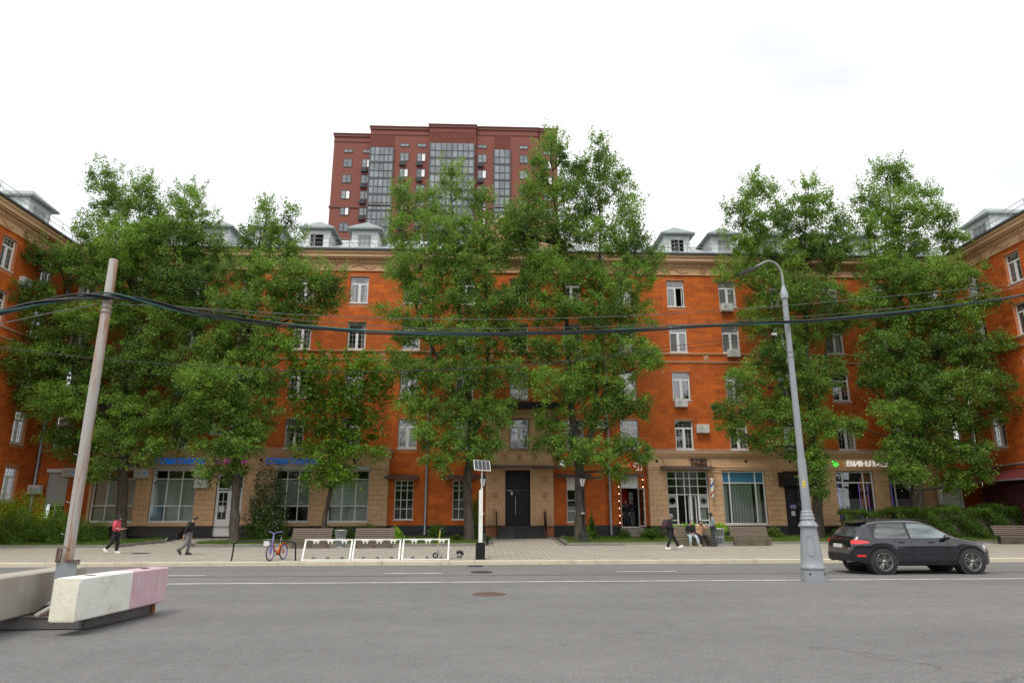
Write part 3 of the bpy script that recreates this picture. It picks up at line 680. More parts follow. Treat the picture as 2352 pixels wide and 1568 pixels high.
# window with blue film and vertical blinds
a,c,e,f=RO[1]; o=gridwin(FA,a,c,e,f,(.18,.78),(.775,),t=.085); o['_u']=(a+c)/2; o['_z']=e; w_=c-a
for x0_,x1_ in ((-w_/2+.08,-w_/2+w_*.18-.04),(-w_/2+w_*.18+.04,-w_/2+w_*.78-.04),(-w_/2+w_*.78+.04,w_/2-.08)):
    q=MB(); q.box(x0_,x1_,.015,.025,2.70,3.35); q.build('blue_film','blue_film',o)
blinds(FA,o,a+.75,c-.75,e+.05,e+2.6,'v','blind',.35)
for x in (-w_/2+.15,w_/2-.5):
    q=MB(); q.box(x,x+.3,.4,.45,.05,2.6); q.build('curtain','curtain',o)
# dark door with hood
a,c=RO[2][0],RO[2][1]; b=MB(); b.box(a,c,.05,.1,.62,4.0); frame(b,c-a,3.4,.07,.12,(a+c)/2,.62,.02); b.box((a+c)/2-.04,(a+c)/2+.04,-.03,.1,.65,4.0)
dd=FA.put(b,'dark_door','black_paint')
for x in (a+.3,(a+c)/2+.25):
    q=MB(); q.box(x,x+.42,.03,.04,2.35,2.6); q.build('purple_sticker','purple',dd); q=MB(); q.box(x+.05,x+.3,.03,.04,1.9,2.2); q.build('notice','paper',dd)
q=MB(); q.prism([(0,3.75),(-.9,3.8),(-.9,4.3),(0,4.75)],a-.35,c+.35,'x'); FA.put(q,'door_hood','black_paint')
for i in (3,4):
    a,c,e,f=RO[i]; o=gridwin(FA,a,c,e,f,(.2,.75),(.775,),t=.085); o['_u']=(a+c)/2; o['_z']=e; w_=c-a
    blinds(FA,o,a+.5,c-.6,e+.05,e+1.5,'flat','sign_dim',.3)
    q=MB(); q.box(-w_/2+.08,w_/2-.08,.06,.07,2.6,3.2); q.build('grey_film','tower_frame',o)
    for x in (-w_/2+.25,.35,w_/2-.35): q=MB(); q.box(x,x+.018,.12,.14,.05,2.5); q.build('violet_lamp','violet_light',o)
# awnings
def awning(F,u0,u1,z,dep=.85):
    b=MB(); b.prism([(-.02,z+.16),(-dep,z),(-dep,z-.06),(-.02,z-.02)],u0,u1,'x'); b.box(u0-.03,u1+.03,-dep-.03,-dep,z-.10,z+.03)
    for u in (u0+.15,u1-.15): b.tube([(u,-.02,z+.75),(u,-dep+.1,z+.03)],.012,4)
    F.put(b,'awning','awning_metal')
awning(FM,-6.5,-4.4,4.32); awning(FM,-2.85,-.4,4.32); awning(FM,4.7,7.0,4.42,.7); awning(FM,8.4,10.35,4.5,.8); awning(FA,11.6,15.05,4.95,.75); awning(FP,.15,5.1,4.98,1.15); awning(FA,-25.2,-22.3,5.05,.2)
# portal
F=FP; b=wallmesh(.02,4.52,1.2,8.9,[(1.31,2.97,1.2,4.82,.5),(2.25-.63,2.25+.63,6.23,8.22,.3)],d=0); F.put(b,'portal_wall','tan_dark')
b=MB(); b.add([(.02,0,1.2),(.02,.14,1.2),(.02,.14,8.9),(.02,0,8.9)],[(0,1,2,3)]); b.add([(4.52,0,1.2),(4.52,.14,1.2),(4.52,.14,8.9),(4.52,0,8.9)],[(0,1,2,3)]); F.put(b,'portal_return','tan_stone')
b=MB()
for q in courses(.03,4.51,1.28,4.9,[(1.15,3.13,1,4.98)],.52,.62): b.block(q[0]+.002,q[1]-.002,q[2]+.002,q[3]-.002,p=.03,b=.008)
for q in courses(.03,4.51,5.5,8.85,[(1.55,2.95,6.1,8.3)],.56,.75): b.block(q[0]+.002,q[1]-.002,q[2]+.002,q[3]-.002,p=.03,b=.008)
F.put(b,'portal_block','tan_stone',kind='stuff')
b=MB()
for x in (.06,.98,3.35,4.28): b.box(x,x+.16,-.07,-.031,1.28,4.9)
b.box(1.15,1.31,-.06,.0,1.28,4.98); b.box(2.97,3.13,-.06,.0,1.28,4.98); b.box(1.311,2.969,-.06,.0,4.82,4.98)
b.box(.02,4.52,-.07,-.031,5.95,6.02); b.box(.02,1.6,-.06,-.031,6.95,7.0); b.box(2.9,4.52,-.06,-.031,6.95,7.0); b.box(.02,4.52,-.08,-.031,5.05,5.5)
F.put(b,'portal_moulding','tan_stone')
def rosette(F,u,z,r=.2,p=-.03):
    b=MB(); b.lathe([(r*.9,p),(r,p-.03),(r*.86,p-.05),(r*.8,p-.02)],16,(0,0,0),axis='y')
    for k in range(6): t=k*pi/3; b.sphere((r*.42*cos(t),p-.015,r*.42*sin(t)),(r*.22,.025,r*.22),4)
    b.sphere((0,p-.02,0),(r*.2,.035,r*.2),4); F.put(b,'rosette','relief_stone',u=u,z=z)
for x in (.62,3.9):
    for z in (2.1,3.15,4.2): rosette(F,x,z)
for x in (1.2,2.25,3.3): rosette(F,x,5.72,.17)
for x in (.95,3.55):
    b=MB()
    for k in range(9): t=k*.7; b.sphere((.30*cos(t*1.3)*(k/9),-.035,.14*sin(t*1.7)),(.1,.03,.06),4)
    F.put(b,'relief','relief_stone',u=x,z=7.45)
for x in (.75,3.5,4.35): b=MB(); b.box(-.07,.07,-.04,-.02,0,.15); F.put(b,'wall_vent','black_paint',u=x,z=7.95)
b=MB(); b.box(1.311,2.969,.30,.36,1.28,4.82); de=F.put(b,'entrance_door','black_paint')
q=MB(); q.tube([(2.0,.24,1.95),(2.0,.24,3.1)],.018,6); q.build('handle','chrome',de)
q=MB(); q.box(2.03,2.05,.29,.30,1.3,3.5); q.box(1.36,2.92,.285,.30,3.48,3.55); q.build('door_trim','dark_metal',de)
q=MB(); q.box(1.48,1.75,.28,.299,3.48,3.53); q.prism([(1.68,3.4),(1.84,3.4),(1.84,3.3),(1.76,3.2),(1.68,3.3)],.28,.298,'y'); q.build('door_sign','paper',de)
# balcony
b=MB(); b.box(.0,5.1,-1.0,.1,8.9,9.15); b.box(-.02,5.12,-1.03,-1.0,8.85,9.2); F.put(b,'balcony_slab','black_paint')
b=MB()
for i in range(27): b.box(.05+i*.193,.07+i*.193,-.98,-.96,9.2,10.15)
b.box(.02,5.08,-1.0,-.94,10.15,10.19); F.put(b,'balcony_railing','black_paint')
# string courses with square reliefs
for F,a,c in ((FM,XL+.12,XR-.12),(FL,30,45.9),(FR,-45.9,-30)):
    b=MB()
    for z0,z1,p in ((12.80,12.90,.10),(12.22,12.32,.08)): b.box(a,c,-p,-.018,z0,z1); b.box(a,c,-p-.03,-.018,z1-.035,z1-.004)
    F.put(b,'string_course','tan_stone')
    if F is FM:
        u=COLS[1]+1.87
        while u<XR-2:
            b=MB(); b.box(-.19,.19,-.05,-.015,0,.38); b.sphere((0,-.05,.19),(.12,.03,.12),4)
            for s in (-1,1):
                for t in (-1,1): b.sphere((s*.12,-.05,.19+t*.12),(.05,.03,.05),4)
            F.put(b,'square_relief','relief_stone',u=u,z=12.38); u+=3.745
# cornice
for F,a,c,e in ((FM,XL,XR,1),(FL,30,46,0),(FR,-46,-30,0)):
    def bd(b,p,z0,z1): b.box(a+(p+.002)*e,c-(p+.002)*e,-p,0,z0,z1)
    b=MB(); bd(b,.05,18.72,19.22); bd(b,.10,18.66,18.72); bd(b,.12,19.22,19.28); bd(b,.08,19.28,19.5); bd(b,.34,19.5,19.6); bd(b,.46,19.6,19.86); bd(b,.54,19.86,20.04)
    F.put(b,'cornice','tan_stone'); b=MB(); bd(b,.66,20.04,20.17); F.put(b,'gutter','eave_dark')
    b=MB(); u=a+.5
    while u<c-.5: b.box(u,u+.09,-.2,-.08,19.30,19.48); u+=.17
    F.put(b,'dentils','tan_stone',kind='stuff')
    u=a+1.6; k=0; rl=[MB(),MB()]
    for k2 in range(2):
        for i in range(12):
            t=i*.55; rl[k2].sphere(((-.75+i*.136),-.06,.15*sin(t+k2)),(.11,.04,.07),4)
    b=MB(); b.lathe([(.17,-.05),(.22,-.09),(.17,-.11),(.14,-.06)],14,axis='y'); b.sphere((0,-.06,0),(.08,.05,.08),4); rm=b.mesh('medallion','relief_stone'); rl=[q.mesh('relief','relief_stone') for q in rl]
    while u<c-1:
        F.put(rl[k%2] if k%2 else rl[0],'relief',None,u=u,z=18.97) if k%2==0 else F.put(rm,'medallion',None,u=u,z=18.97)
        u+=1.87/1.0; k+=1
# roofs
b=MB()
e0,e1=YF-.64,YF+14
b.add([(XL-7,e0,20.175),(XR+7,e0,20.175),(XR+7,YF+7,23.9),(XL-7,YF+7,23.9),(XR+7,e1,20.2),(XL-7,e1,20.2)],[(0,1,2,3),(3,2,4,5)])
b.add([(XL+.64,29.6,20.172),(XL+.64,47,20.172),(XL-7,47,23.95),(XL-7,29.6,23.95),(XL-14,47,20.2),(XL-14,29.6,20.2)],[(0,1,2,3),(3,2,4,5)])
b.add([(XR-.64,47,20.172),(XR-.64,29.6,20.172),(XR+7,29.6,23.95),(XR+7,47,23.95),(XR+14,29.6,20.2),(XR+14,47,20.2)],[(0,1,2,3),(3,2,5,4)])
b.build('roof','roof_sheet',BLD)
def dormer(F,u,w=1.85,dep=4.2,h=1.72,open_=False,d0=.25,rw=.35):
    b=MB(); z0=20.15
    b.box(-w/2,-w/2+.42,0,.1,0,h); b.box(w/2-.42,w/2,0,.1,0,h); b.box(-w/2+.42,w/2-.42,0,.1,0,.12); b.box(-w/2+.42,w/2-.42,0,.1,h-.28,h)
    b.box(-w/2,-w/2+.08,.1,dep,0,h); b.box(w/2-.08,w/2,.1,dep,0,h); b.box(-w/2+.08,w/2-.08,dep-.1,dep,0,h)
    dn=F.put(b,'dormer','dormer_white',u=u,d=d0,z=z0)
    r=w/2+rw; q=MB(); q.add([(-r,-rw,h),(r,-rw,h),(r,dep,h),(-r,dep,h),(-r,-rw,h+.12),(r,-rw,h+.12),(r,dep,h+.12),(-r,dep,h+.12),(0,r*.45,h+.12+r*.62),(0,dep,h+.12+r*.62)],
        [(0,3,2,1),(0,1,5,4),(1,2,6,5),(3,0,4,7),(4,5,8),(5,6,9,8),(7,4,8,9),(2,3,7,9,6)]); q.build('dormer_roof','dormer_roof',dn)
    ww=w-.84; q=MB(); frame(q,ww,h-.4,.05,.06,0,.12,.03); bars(q,ww-.1,h-.5,3,3,.02,.02,.05,0,.17)
    if open_: q=MB(); frame(q,ww,h-.4,.05,.06,0,.12,.03)
    wn=q.build('window','white_pvc',dn)
    if open_:
        q=MB(); frame(q,ww*.9,h-.5,.04,.03); bars(q,ww*.9-.08,h-.58,2,4,.02,.02,0,0,.04); z=q.build('open_sash','muntin',dn,(-ww/2+.25,-.05,.17)); z.rotation_euler=(0,0,R(-60))
        q=MB(); q.box(-ww/2,ww/2,.5,.55,.1,h-.2); q.build('dark_room','interior_dark',dn)
    else: q=MB(); q.box(-ww/2+.05,ww/2-.05,.06,.07,.17,h-.33); q.build('pane','tower_glass',dn)
for x,op in ((-19.45,0),(-15.85,0),(-12.28,1),(-8.87,0),(13.93,1),(17.4,0),(20.9,0),(24.4,0),(27.9,0),(-23.0,0)): dormer(FM,x,open_=bool(op))
dormer(FL,42.4,w=2.2,dep=5,h=1.5,rw=.35,d0=.3); dormer(FR,-42.6,w=2.2,dep=5,h=1.5,rw=.35,d0=.3)
def railing(F,a,c,d=-.5):
    b=MB(); z0=20.17; n=int((c-a)/1.4)
    for i in range(n+1):
        u=a+(c-a)*i/n; b.tube([(u,d,z0),(u,d,z0+.75)],.022,4,sm=False); b.tube([(u,d,z0+.6),(u+.6,d+.0,z0+.0)],.015,4,sm=False)
    for z in (.75,.42): b.tube([(a,d,z0+z),(c,d,z0+z)],.020,4,sm=False)
    F.put(b,'roof_railing','galv')
railing(FM,XL+.8,XR-.8); railing(FL,30,45.2); railing(FR,-45.2,-30)
# central arched attic
F=Fac(0,YF+.02,0); cx=2.3; b=MB(); poly=[(-3.4,20.17),(-3.4,21.2),(-2.9,21.3),(-2.35,21.9)]
for i in range(17): t=pi-(i/16)*pi; poly.append((cx*0+2.1*cos(t),21.35+1.75*sin(t)))
poly+=[(2.35,21.9),(2.9,21.3),(3.4,21.2),(3.4,20.17)]
b.prism(poly,0,.5,'y'); F.put(b,'attic_gable','tan_stone',u=cx)
b=MB(); b.tube([(2.18*cos(pi*i/20),-.1,21.35+1.83*sin(pi*i/20)) for i in range(21)],.13,6); b.tube([(1.95*cos(pi*i/20),-.04,21.35+1.6*sin(pi*i/20)) for i in range(21)],.06,6)
F.put(b,'arch_moulding','tan_stone',u=cx)
b=MB(); b.tube([(2.3*cos(pi*i/20),-.1,21.45+1.85*sin(pi*i/20)) for i in range(3,18)],.05,6); F.put(b,'arch_flashing','roof_sheet',u=cx)
b=MB(); b.tube([(.95*cos(pi*i/20),-.04,21.35+.95*sin(pi*i/20)) for i in range(21)]+[(.95,-.04,20.9)],.09,6); b.tube([(-.95,-.04,20.9),(-.95,-.04,21.35)],.09,6)
for i in range(14): t=pi*i/13; b.sphere((1.35*cos(t),-.03,21.4+1.25*sin(t)),(.13,.06,.1),4)
F.put(b,'attic_relief','relief_stone',u=cx)
b=MB(); b.lathe([(.0,-.03),(.55,-.03)],18,(0,0,21.4),axis='y'); F.put(b,'round_window','tower_glass',u=cx)
b=MB(); b.tube([(.6*cos(2*pi*i/20),-.06,21.4+.6*sin(2*pi*i/20)) for i in range(21)],.07,6,cap=False); b.box(-.02,.02,-.07,-.04,20.85,21.95); b.box(-.55,.55,-.07,-.04,21.38,21.42); F.put(b,'round_window_frame','white_pvc',u=cx)
b=MB(); b.box(-3.35,-2.4,-.02,.0,20.3,21.1); b.box(2.4,3.35,-.02,.0,20.3,21.1); F.put(b,'attic_panel','orange_tile',u=cx)
# plinth of the orange bays
for a,c,t in ((XL,-25.31,1.28),(-6.31,.02,1.28),(4.52,8.9,1.28),(10.3,10.78,1.28),(30.6,XR,1.28),(8.9,10.3,1.14)): b=MB(); b.box(a,c,-.05,.2,.2,t); FM.put(b,'plinth','plinth_black')
# steps, ramp and rails at the entrance
ST=thing('entrance_steps','black granite steps with a sloping ramp before the dark entrance door','steps',(2.25,45.8,0))
for i in range(5):
    z1=1.26-i*.145; b=MB(); b.box(-.35,1.55,-.35-i*.3,-.05-i*.3 if i else 0,.4,z1); b.box(-.35,1.55,-.37-i*.3,-.35-i*.3,z1-.03,z1+.003,1); b.build('step',['plinth_black','step_dark'],ST)
b=MB(); b.prism([(0,.4),(0,1.26),(-.4,1.25),(-1.75,.56),(-1.75,.4)],-1.42,-.36,'x'); b.build('ramp','step_dark',ST)
for x in (-1.5,1.62):
    b=MB(); b.tube([(x,0,1.25),(x,0,2.1),(x,-.2,2.15),(x,-1.6,1.45),(x,-1.6,.5)],.03,6)
    for t in (.25,.5,.75): b.tube([(x,-1.6*t,2.1-.68*t),(x,-1.6*t,1.2-.7*t)],.02,5)
    b.prism([(-.1,1.2),(-.1,2.05),(-1.55,1.4),(-1.55,.6)],x-.012,x+.012,'x'); b.build('handrail','black_paint',ST)
S2=thing('shop_steps','grey stone steps up to the open shop door beside the string lights','steps',(9.6,45.95,0))
for i in range(4): z1=1.13-i*.16; b=MB(); b.box(-.75,.75,-.4-i*.3,-.1-i*.3 if i else 0,.4,z1); b.build('step','kerb_grey',S2)
S3=thing('basement_hatch','slanting dark steel hatch over a basement entry below the shop windows','hatch',(-20.3,45.6,0))
b=MB(); b.prism([(-1.25,.62),(.0,1.25),(0,.5),(-1.25,.5)],-1.6,1.35,'x'); b.build('cover','dark_metal',S3)
b=MB(); b.box(-1.75,1.5,-1.35,-1.2,.4,.72); b.build('curb','plinth_black',S3)
# downpipes (parts of the house)
def downpipe(F,u,z0,z1,d=-.16,r=.085):
    b=MB(); b.tube([(u,d-.32,z1+.3),(u,d-.3,z1),(u,d,z1-.5),(u,d,z0+.25),(u,d-.12,z0+.02)],r,10)
    z=z0+.6
    while z<z1-1: b.tube([(u,d,z),(u,d,z+.06)],r+.012,10); b.tube([(u,d,z+.03),(u,0,z+.03)],.012,4); z+=2.2
    F.put(b,'downpipe','zinc')
downpipe(FM,-28.9,.7,19.6,r=.11); downpipe(FM,-3.87,.65,19.6); downpipe(FM,8.22,.65,19.6,d=-.2); downpipe(FM,33.45,5.0,19.6)
downpipe(FM,-7.0+1.05,6.2,6.4) if False else None
# ---------------- tower behind ----------------
def tower():
    Y0=107.0; T=thing('apartment_tower','tall brick-red apartment tower with glazed balcony bays rising behind the orange block','tower',(0,Y0,0))
    def bx(name,x0,x1,y0,y1,z0,z1,m): b=MB(); b.box(x0,x1,y0,y1,z0,z1); return b.build(name,m,T)
    bx('wall',-26.7,-20.4,.0,16,.0,65.7,'tower_brick'); bx('wall',-20.4,-10.2,-.6,16,.0,66.9,'tower_brick'); bx('wall',-10.2,-2.2,-1.2,16,.0,67.15,'tower_brick')
    bx('wall',-2.2,8.6,-.6,16,.0,67.2,'tower_brick'); bx('wall',8.6,12.0,.0,16,.0,67.5,'tower_brick')
    for x0,x1,y0,z in ((-26.7,-20.4,0,65.7),(-20.4,-10.2,-.6,66.9),(-10.2,-2.2,-1.2,67.15),(-2.2,8.6,-.6,67.2),(8.6,12.0,0,67.5)):
        b=MB(); b.box(x0-.12,x1+.12,y0-.18,3,z,z+.45); b.box(x0-.22,x1+.22,y0-.3,3,z+.45,z+.6); b.box(x0-.08,x1+.08,y0-.1,2,z-1.0,z-.88); b.build('parapet','tower_trim',T)
    bx('roof_hut',-22.2,-19.5,3,6,66,68.2,'tower_brick')
    for x0,x1,y0,z0,z1 in ((-20.3,-16.2,-.6,63.6,66.0),(-10.0,-2.4,-1.2,64.2,66.4),(1.0,3.8,-.6,63.6,66.2)):
        b=MB(); z=z0
        while z<z1: b.box(x0,x1,y0-.06,y0+.01,z,z+.14); z+=.22
        b.build('ribbed_brick','tower_ribbed',T)
    for z in (52.3,34.0): b=MB(); b.box(-26.85,-20.4,-.15,1,z,z+.35); b.box(-20.5,-10.2,-.75,1,z,z+.35); b.box(-2.2,8.7,-.75,1,z,z+.35); b.build('belt_course','tower_trim',T)
    ph=2.98; z0=59.9
    fm=MB(); frame(fm,1.5,1.55,.09,.1); fm.box(-.04,.1,-.01,.08,.09,1.46); fm.box(-.66,.0,.0,.06,.72,.76); fm=fm.mesh('window','tower_frame')
    pn=MB(); pn.box(-.66,.66,.03,.05,.09,1.46); pn=pn.mesh('pane','tower_glass')
    bl=MB(); bl.box(.1,.62,.015,.02,.1,1.4); bl=bl.mesh('blind','tower_blind')
    top=MB(); frame(top,1.5,.62,.08,.1); top.box(-.05,.05,0,.08,.08,.54); top=top.mesh('window','tower_frame'); tp=MB(); tp.box(-.66,.66,.03,.05,.08,.54); tp=tp.mesh('pane','tower_glass')
    ac=MB(); ac.box(-.5,.5,-.45,0,0,.75); 
    for i in range(9): ac.box(-.48,.5,-.47,-.45,.04+i*.08,.07+i*.08)
    ac=ac.mesh('ac_basket','tower_frame')
    for x,y,off,bk in ((-24.15,0,0,0),(-20.95,0,0,1),(-14.4,-.6,1.0,1),(-11.5,-.6,1.0,1),(-1.05,-.6,1.0,1),(6.1,-.6,1.0,0),(10.3,0,0.3,0)):
        o=obj('window',top,T,(x,y-.1,z0+off+2.75)); obj('pane',tp,o)
        for k in range(13):
            z=z0+off-k*ph
            if z<22: break
            o=obj('window',fm,T,(x,y-.1,z)); obj('pane',pn,o)
            if random.random()<.6: obj('blind',bl,o)
            if bk: obj('ac_basket',ac,T,(x-.3,y-.02,z-.95))
    def bay(x0,x1,y,n,zt):
        w=x1-x0
        f=MB(); f.box(0,w,-.1,.1,0,.32); f.box(0,w,-.08,.1,1.50,1.58)
        for i in range(n+1): t=.12 if i in (0,n) or (n>6 and i==n//2) else .05; f.box(w*i/n-t,w*i/n+t,-.09,.1,.32,ph)
        f=f.mesh('glazed_balcony','tower_frame'); cw=w/n
        p=MB(); p.box(.06,cw-.06,.0,.02,.33,1.50); p=p.mesh('pane','tower_glass'); p2=MB(); p2.box(.06,cw-.06,.0,.02,1.58,ph-.02); p2=p2.mesh('pane','tower_glass')
        for k in range(14):
            z=zt-(k+1)*ph
            if z<22: break
            o=obj('glazed_balcony',f,T,(x0,y,z))
            for i in range(n): obj('pane',p,o,(w/n*i,0,0)); obj('pane',p2,o,(w/n*i,0,0))
    bay(-20.25,-16.3,-.75,5,63.4); bay(-10.0,-2.45,-1.35,8,64.1); bay(1.0,3.75,-.75,3,63.4)
tower()
# ---------------- trees ----------------
def scale_at(x,y,Y): a=V(x,y,Y); c=V(x+10,y,Y); d=V(x,y-10,Y); return abs(c[0]-a[0])/10,abs(d[1]-a[1])/10
def leafpoints(lobes,dens,per,sig,clipY=45.25):
    Cs=[];Ts=[];twigs=[]
    zm=max(l[2]+l[5] for l in lobes)
    for (cx,cy,cz,rx,ry,rz) in lobes:
        n=max(8,int(dens*.88*rx*rz*(.8+.2*ry)*(.85 if cz>zm*.74 else 1)))
        d=RNG.normal(size=(n,3)); d/=np.linalg.norm(d,axis=1,keepdims=True); r=RNG.uniform(.12,1,n)**.5
        P=np.array([cx,cy,cz])+d*r[:,None]*np.array([rx,ry,rz])*1.08
        P=P[(P[:,1]<clipY-.3)]
        lt=RNG.uniform(0,.42)
        for p in P:
            m=int(per*RNG.uniform(.4,1.5)); s=RNG.uniform(.5,1.25)
            o=RNG.normal(size=(m,3))*np.array([sig*s,sig*s,sig*.8*s]); o[:,2]-=.12*(o[:,0]**2+o[:,1]**2)/sig
            q=p+o; q=q[q[:,1]<clipY]; Cs.append(q); t=lt+RNG.uniform(0,.4); Ts.append(np.clip(t+RNG.uniform(-.12,.2,len(q)),0,1))
            twigs.append((p,(cx,cy,cz)))
    zmax=max(l[2]+l[5] for l in lobes)
    for (cx,cy,cz,rx,ry,rz) in lobes:   # loose shoots that break up the outline
        for _ in range(int((5+rx*6)*(1.6 if cz>zm*.7 else 1))):
            a=RNG.uniform(0,6.28); up_=RNG.uniform(.15,1); q0=np.array([cx+rx*cos(a)*.9*sqrt(1-up_**2*.8),cy+ry*sin(a)*.8*sqrt(1-up_**2*.8),cz+rz*(up_*.95-.1)])
            top_=cz>zmax*.62; dr=np.array([cos(a)*.45,sin(a)*.3,.9]) if top_ else np.array([cos(a)*.9,sin(a)*.5,RNG.uniform(-.5,.25)]); L_=RNG.uniform(.35,1.0)*(1.1 if top_ else .8); m=int(46*L_)
            t=RNG.uniform(0,1,m); q=q0+dr*(t*L_)[:,None]+RNG.normal(size=(m,3))*(.13*(1-.5*t))[:,None]; q=q[q[:,1]<clipY]; Cs.append(q); Ts.append(np.clip(RNG.uniform(.25,.95,len(q)),0,1))
    return np.concatenate(Cs),np.concatenate(Ts),twigs
TREEGROUP='street trees along the lawn'
def tree(name,label,base,Y,lobes,stems,tr=.34,dens=29,per=108,sig=.235,leaf=.13,lm='poplar_leaf',bark='bark',up=.35,group=TREEGROUP,depth=2.1,frac=.25):
    bx_,by_=base; X0,_=V(bx_,by_,Y); z0=gz(X0,Y)-.05
    T=thing(name,label,'tree',(X0,Y,z0),group=group)
    L3=[]
    for l in lobes:
        cx,cy,rx,ry=l[:4]; yy=Y-.7+(l[4] if len(l)>4 else random.uniform(-.9,.7)); x,z=V(cx,cy,yy); sx,sz=scale_at(cx,cy,yy)
        L3.append((x-X0,yy-Y,z-z0,rx*sx,min(depth,max(.7,rx*sx*.85)),ry*sz))
    C,Tn,tw=leafpoints(L3,dens,per,sig,45.2-Y)
    C[:,2]=np.maximum(C[:,2],.5)
    me=leaf_mesh('crown',C,leaf,lm,Tn,up); obj('crown',me,T)
    # stems: list of polylines in view coordinates with radii
    b=MB(); P=[]
    for st in stems:
        pts=[]; rr=[]
        for (x,y,r) in st:
            X,Z=V(x,y,Y); pts.append(Vector((X-X0,random.uniform(-.08,.08),Z-z0))); rr.append(r)
        pts[0].z=min(pts[0].z,0.0) if st is stems[0] else pts[0].z
        # refine with wobble
        q=[];qr=[]
        for i in range(len(pts)-1):
            for k in range(4):
                t=k/4; q.append(pts[i].lerp(pts[i+1],t)+Vector((random.uniform(-.03,.03),random.uniform(-.03,.03),0))); qr.append((rr[i]*(1-t)+rr[i+1]*t)*random.uniform(.95,1.05))
        q.append(pts[-1]); qr.append(rr[-1])
        if st is stems[0]: q.insert(0,q[0]+Vector((0,0,-.1))); qr.insert(0,qr[0]*1.5); 
        b.tube(q,qr,10 if rr[0]>.1 else 6); P+=list(zip(q,qr))
    b.build('trunk',bark,T)
    b=MB()
    for (x,y,z,rx,ry,rz) in L3:
        c=Vector((x,y,z)); best=min(P,key=lambda p:(p[0]-c).length+ (6 if p[0].z>c.z-.15*rz else 0)+abs(p[0].z-(c.z-1.2))*.35)
        a=best[0]; mid=a.lerp(c,.5)+Vector((random.uniform(-.25,.25),random.uniform(-.25,.25),-.18*(c-a).length*.5))
        b.tube([a,a.lerp(mid,.5),mid,mid.lerp(c,.5)+Vector((0,0,.08)),c],[min(best[1]*.8,.09),.07,.055,.045,.03],5)
    b.build('branches','bark_thin',T,kind='stuff')
    b=MB()
    for p,c in tw:
        if random.random()<frac:
            p=Vector(p); c=Vector(c); m=p.lerp(c,.5)+Vector((random.uniform(-.1,.1),random.uniform(-.1,.1),-.12)); b.tube([c,m,p],[.02,.012,.006],3,cap=False)
    b.build('twigs','bark_thin',T,kind='stuff')
    return T
tree('poplar_tree','broad leaning poplar rising behind the woman in pink, its crown brushing the left wing',(272,1232),43.2,
 [(240,415,34,34),(258,470,50,45),(330,440,30,34),(335,500,60,50),(230,540,60,45),(300,570,90,60),(430,460,34,38),(455,520,46,45),(395,560,70,55),(480,590,50,45),(200,620,80,45),(110,590,60,30),(320,660,110,60),(440,650,80,55),(60,680,70,32),(30,600,30,18),(120,740,60,45),(230,730,90,50),(380,740,80,50),(480,720,50,50),(80,820,90,45),(40,880,60,40),(180,830,90,50),(320,830,90,55),(420,850,60,50),(120,920,70,50),(230,930,90,55),(350,950,80,50),(160,1010,60,45),(250,1005,55,40),(350,1030,60,35),(425,950,45,50),(205,1085,18,24),(240,1075,26,28)],
 [[(275,1240,.40),(280,1180,.30),(283,1100,.30),(285,1040,.29),(280,940,.24),(290,820,.18),(300,680,.12),(300,540,.07),(260,430,.03)],[(285,1060,.2),(320,960,.16),(350,860,.13),(375,760,.11),(400,660,.08),(425,540,.05),(440,450,.02)],[(280,1000,.15),(240,900,.12),(200,800,.09),(170,700,.06),(130,600,.03)]],tr=.36)
tree('poplar_tree.001','slender poplar whose pale straight trunk hides the white clinic door',(537,1245),41.4,
 [(612,490,17,30),(668,505,12,28),(600,545,45,40),(655,560,45,35),(560,620,50,40),(630,630,70,45),(700,640,50,35),(750,650,45,30),(600,700,70,45),(690,710,60,40),(520,700,40,40),(760,690,40,25),(560,780,70,50),(640,790,50,50),(500,800,45,50),(540,870,70,50),(610,880,55,45),(460,880,50,50),(510,950,70,45),(590,960,50,45),(450,960,35,45),(540,1030,45,40),(480,1030,35,30),(530,1085,35,28),(575,1010,30,40),(470,1085,18,25)],
 [[(537,1248,.34),(540,1170,.25),(543,1090,.25),(548,1000,.22),(555,880,.17),(570,760,.12),(590,640,.07),(610,500,.02)],[(550,930,.12),(600,820,.09),(650,720,.06),(680,600,.03)]],dens=30)
tree('maple_tree','small bright green maple leaning before the clinic windows, left of the paired benches',(742,1222),42.6,
 [(775,845,80,26),(700,870,45,26),(840,870,50,28),(745,905,70,30),(820,920,60,26),(870,900,35,30),(700,930,40,25),(770,960,75,30),(850,975,40,22),(725,985,45,25),(800,1010,55,28),(755,1035,45,28),(700,1030,25,20),(840,1040,40,18),(760,1070,40,26),(735,1100,28,22),(780,1095,22,20)],
 [[(742,1228,.17),(748,1180,.14),(760,1120,.12),(765,1040,.10),(770,960,.07),(765,870,.03)],[(764,1060,.07),(800,980,.05),(850,900,.02)],[(765,1000,.06),(730,930,.04),(700,880,.02)]],dens=20,per=46,sig=.38,leaf=.20,lm='maple_leaf',bark='bark_thin',up=.9,group='none',depth=1.7)
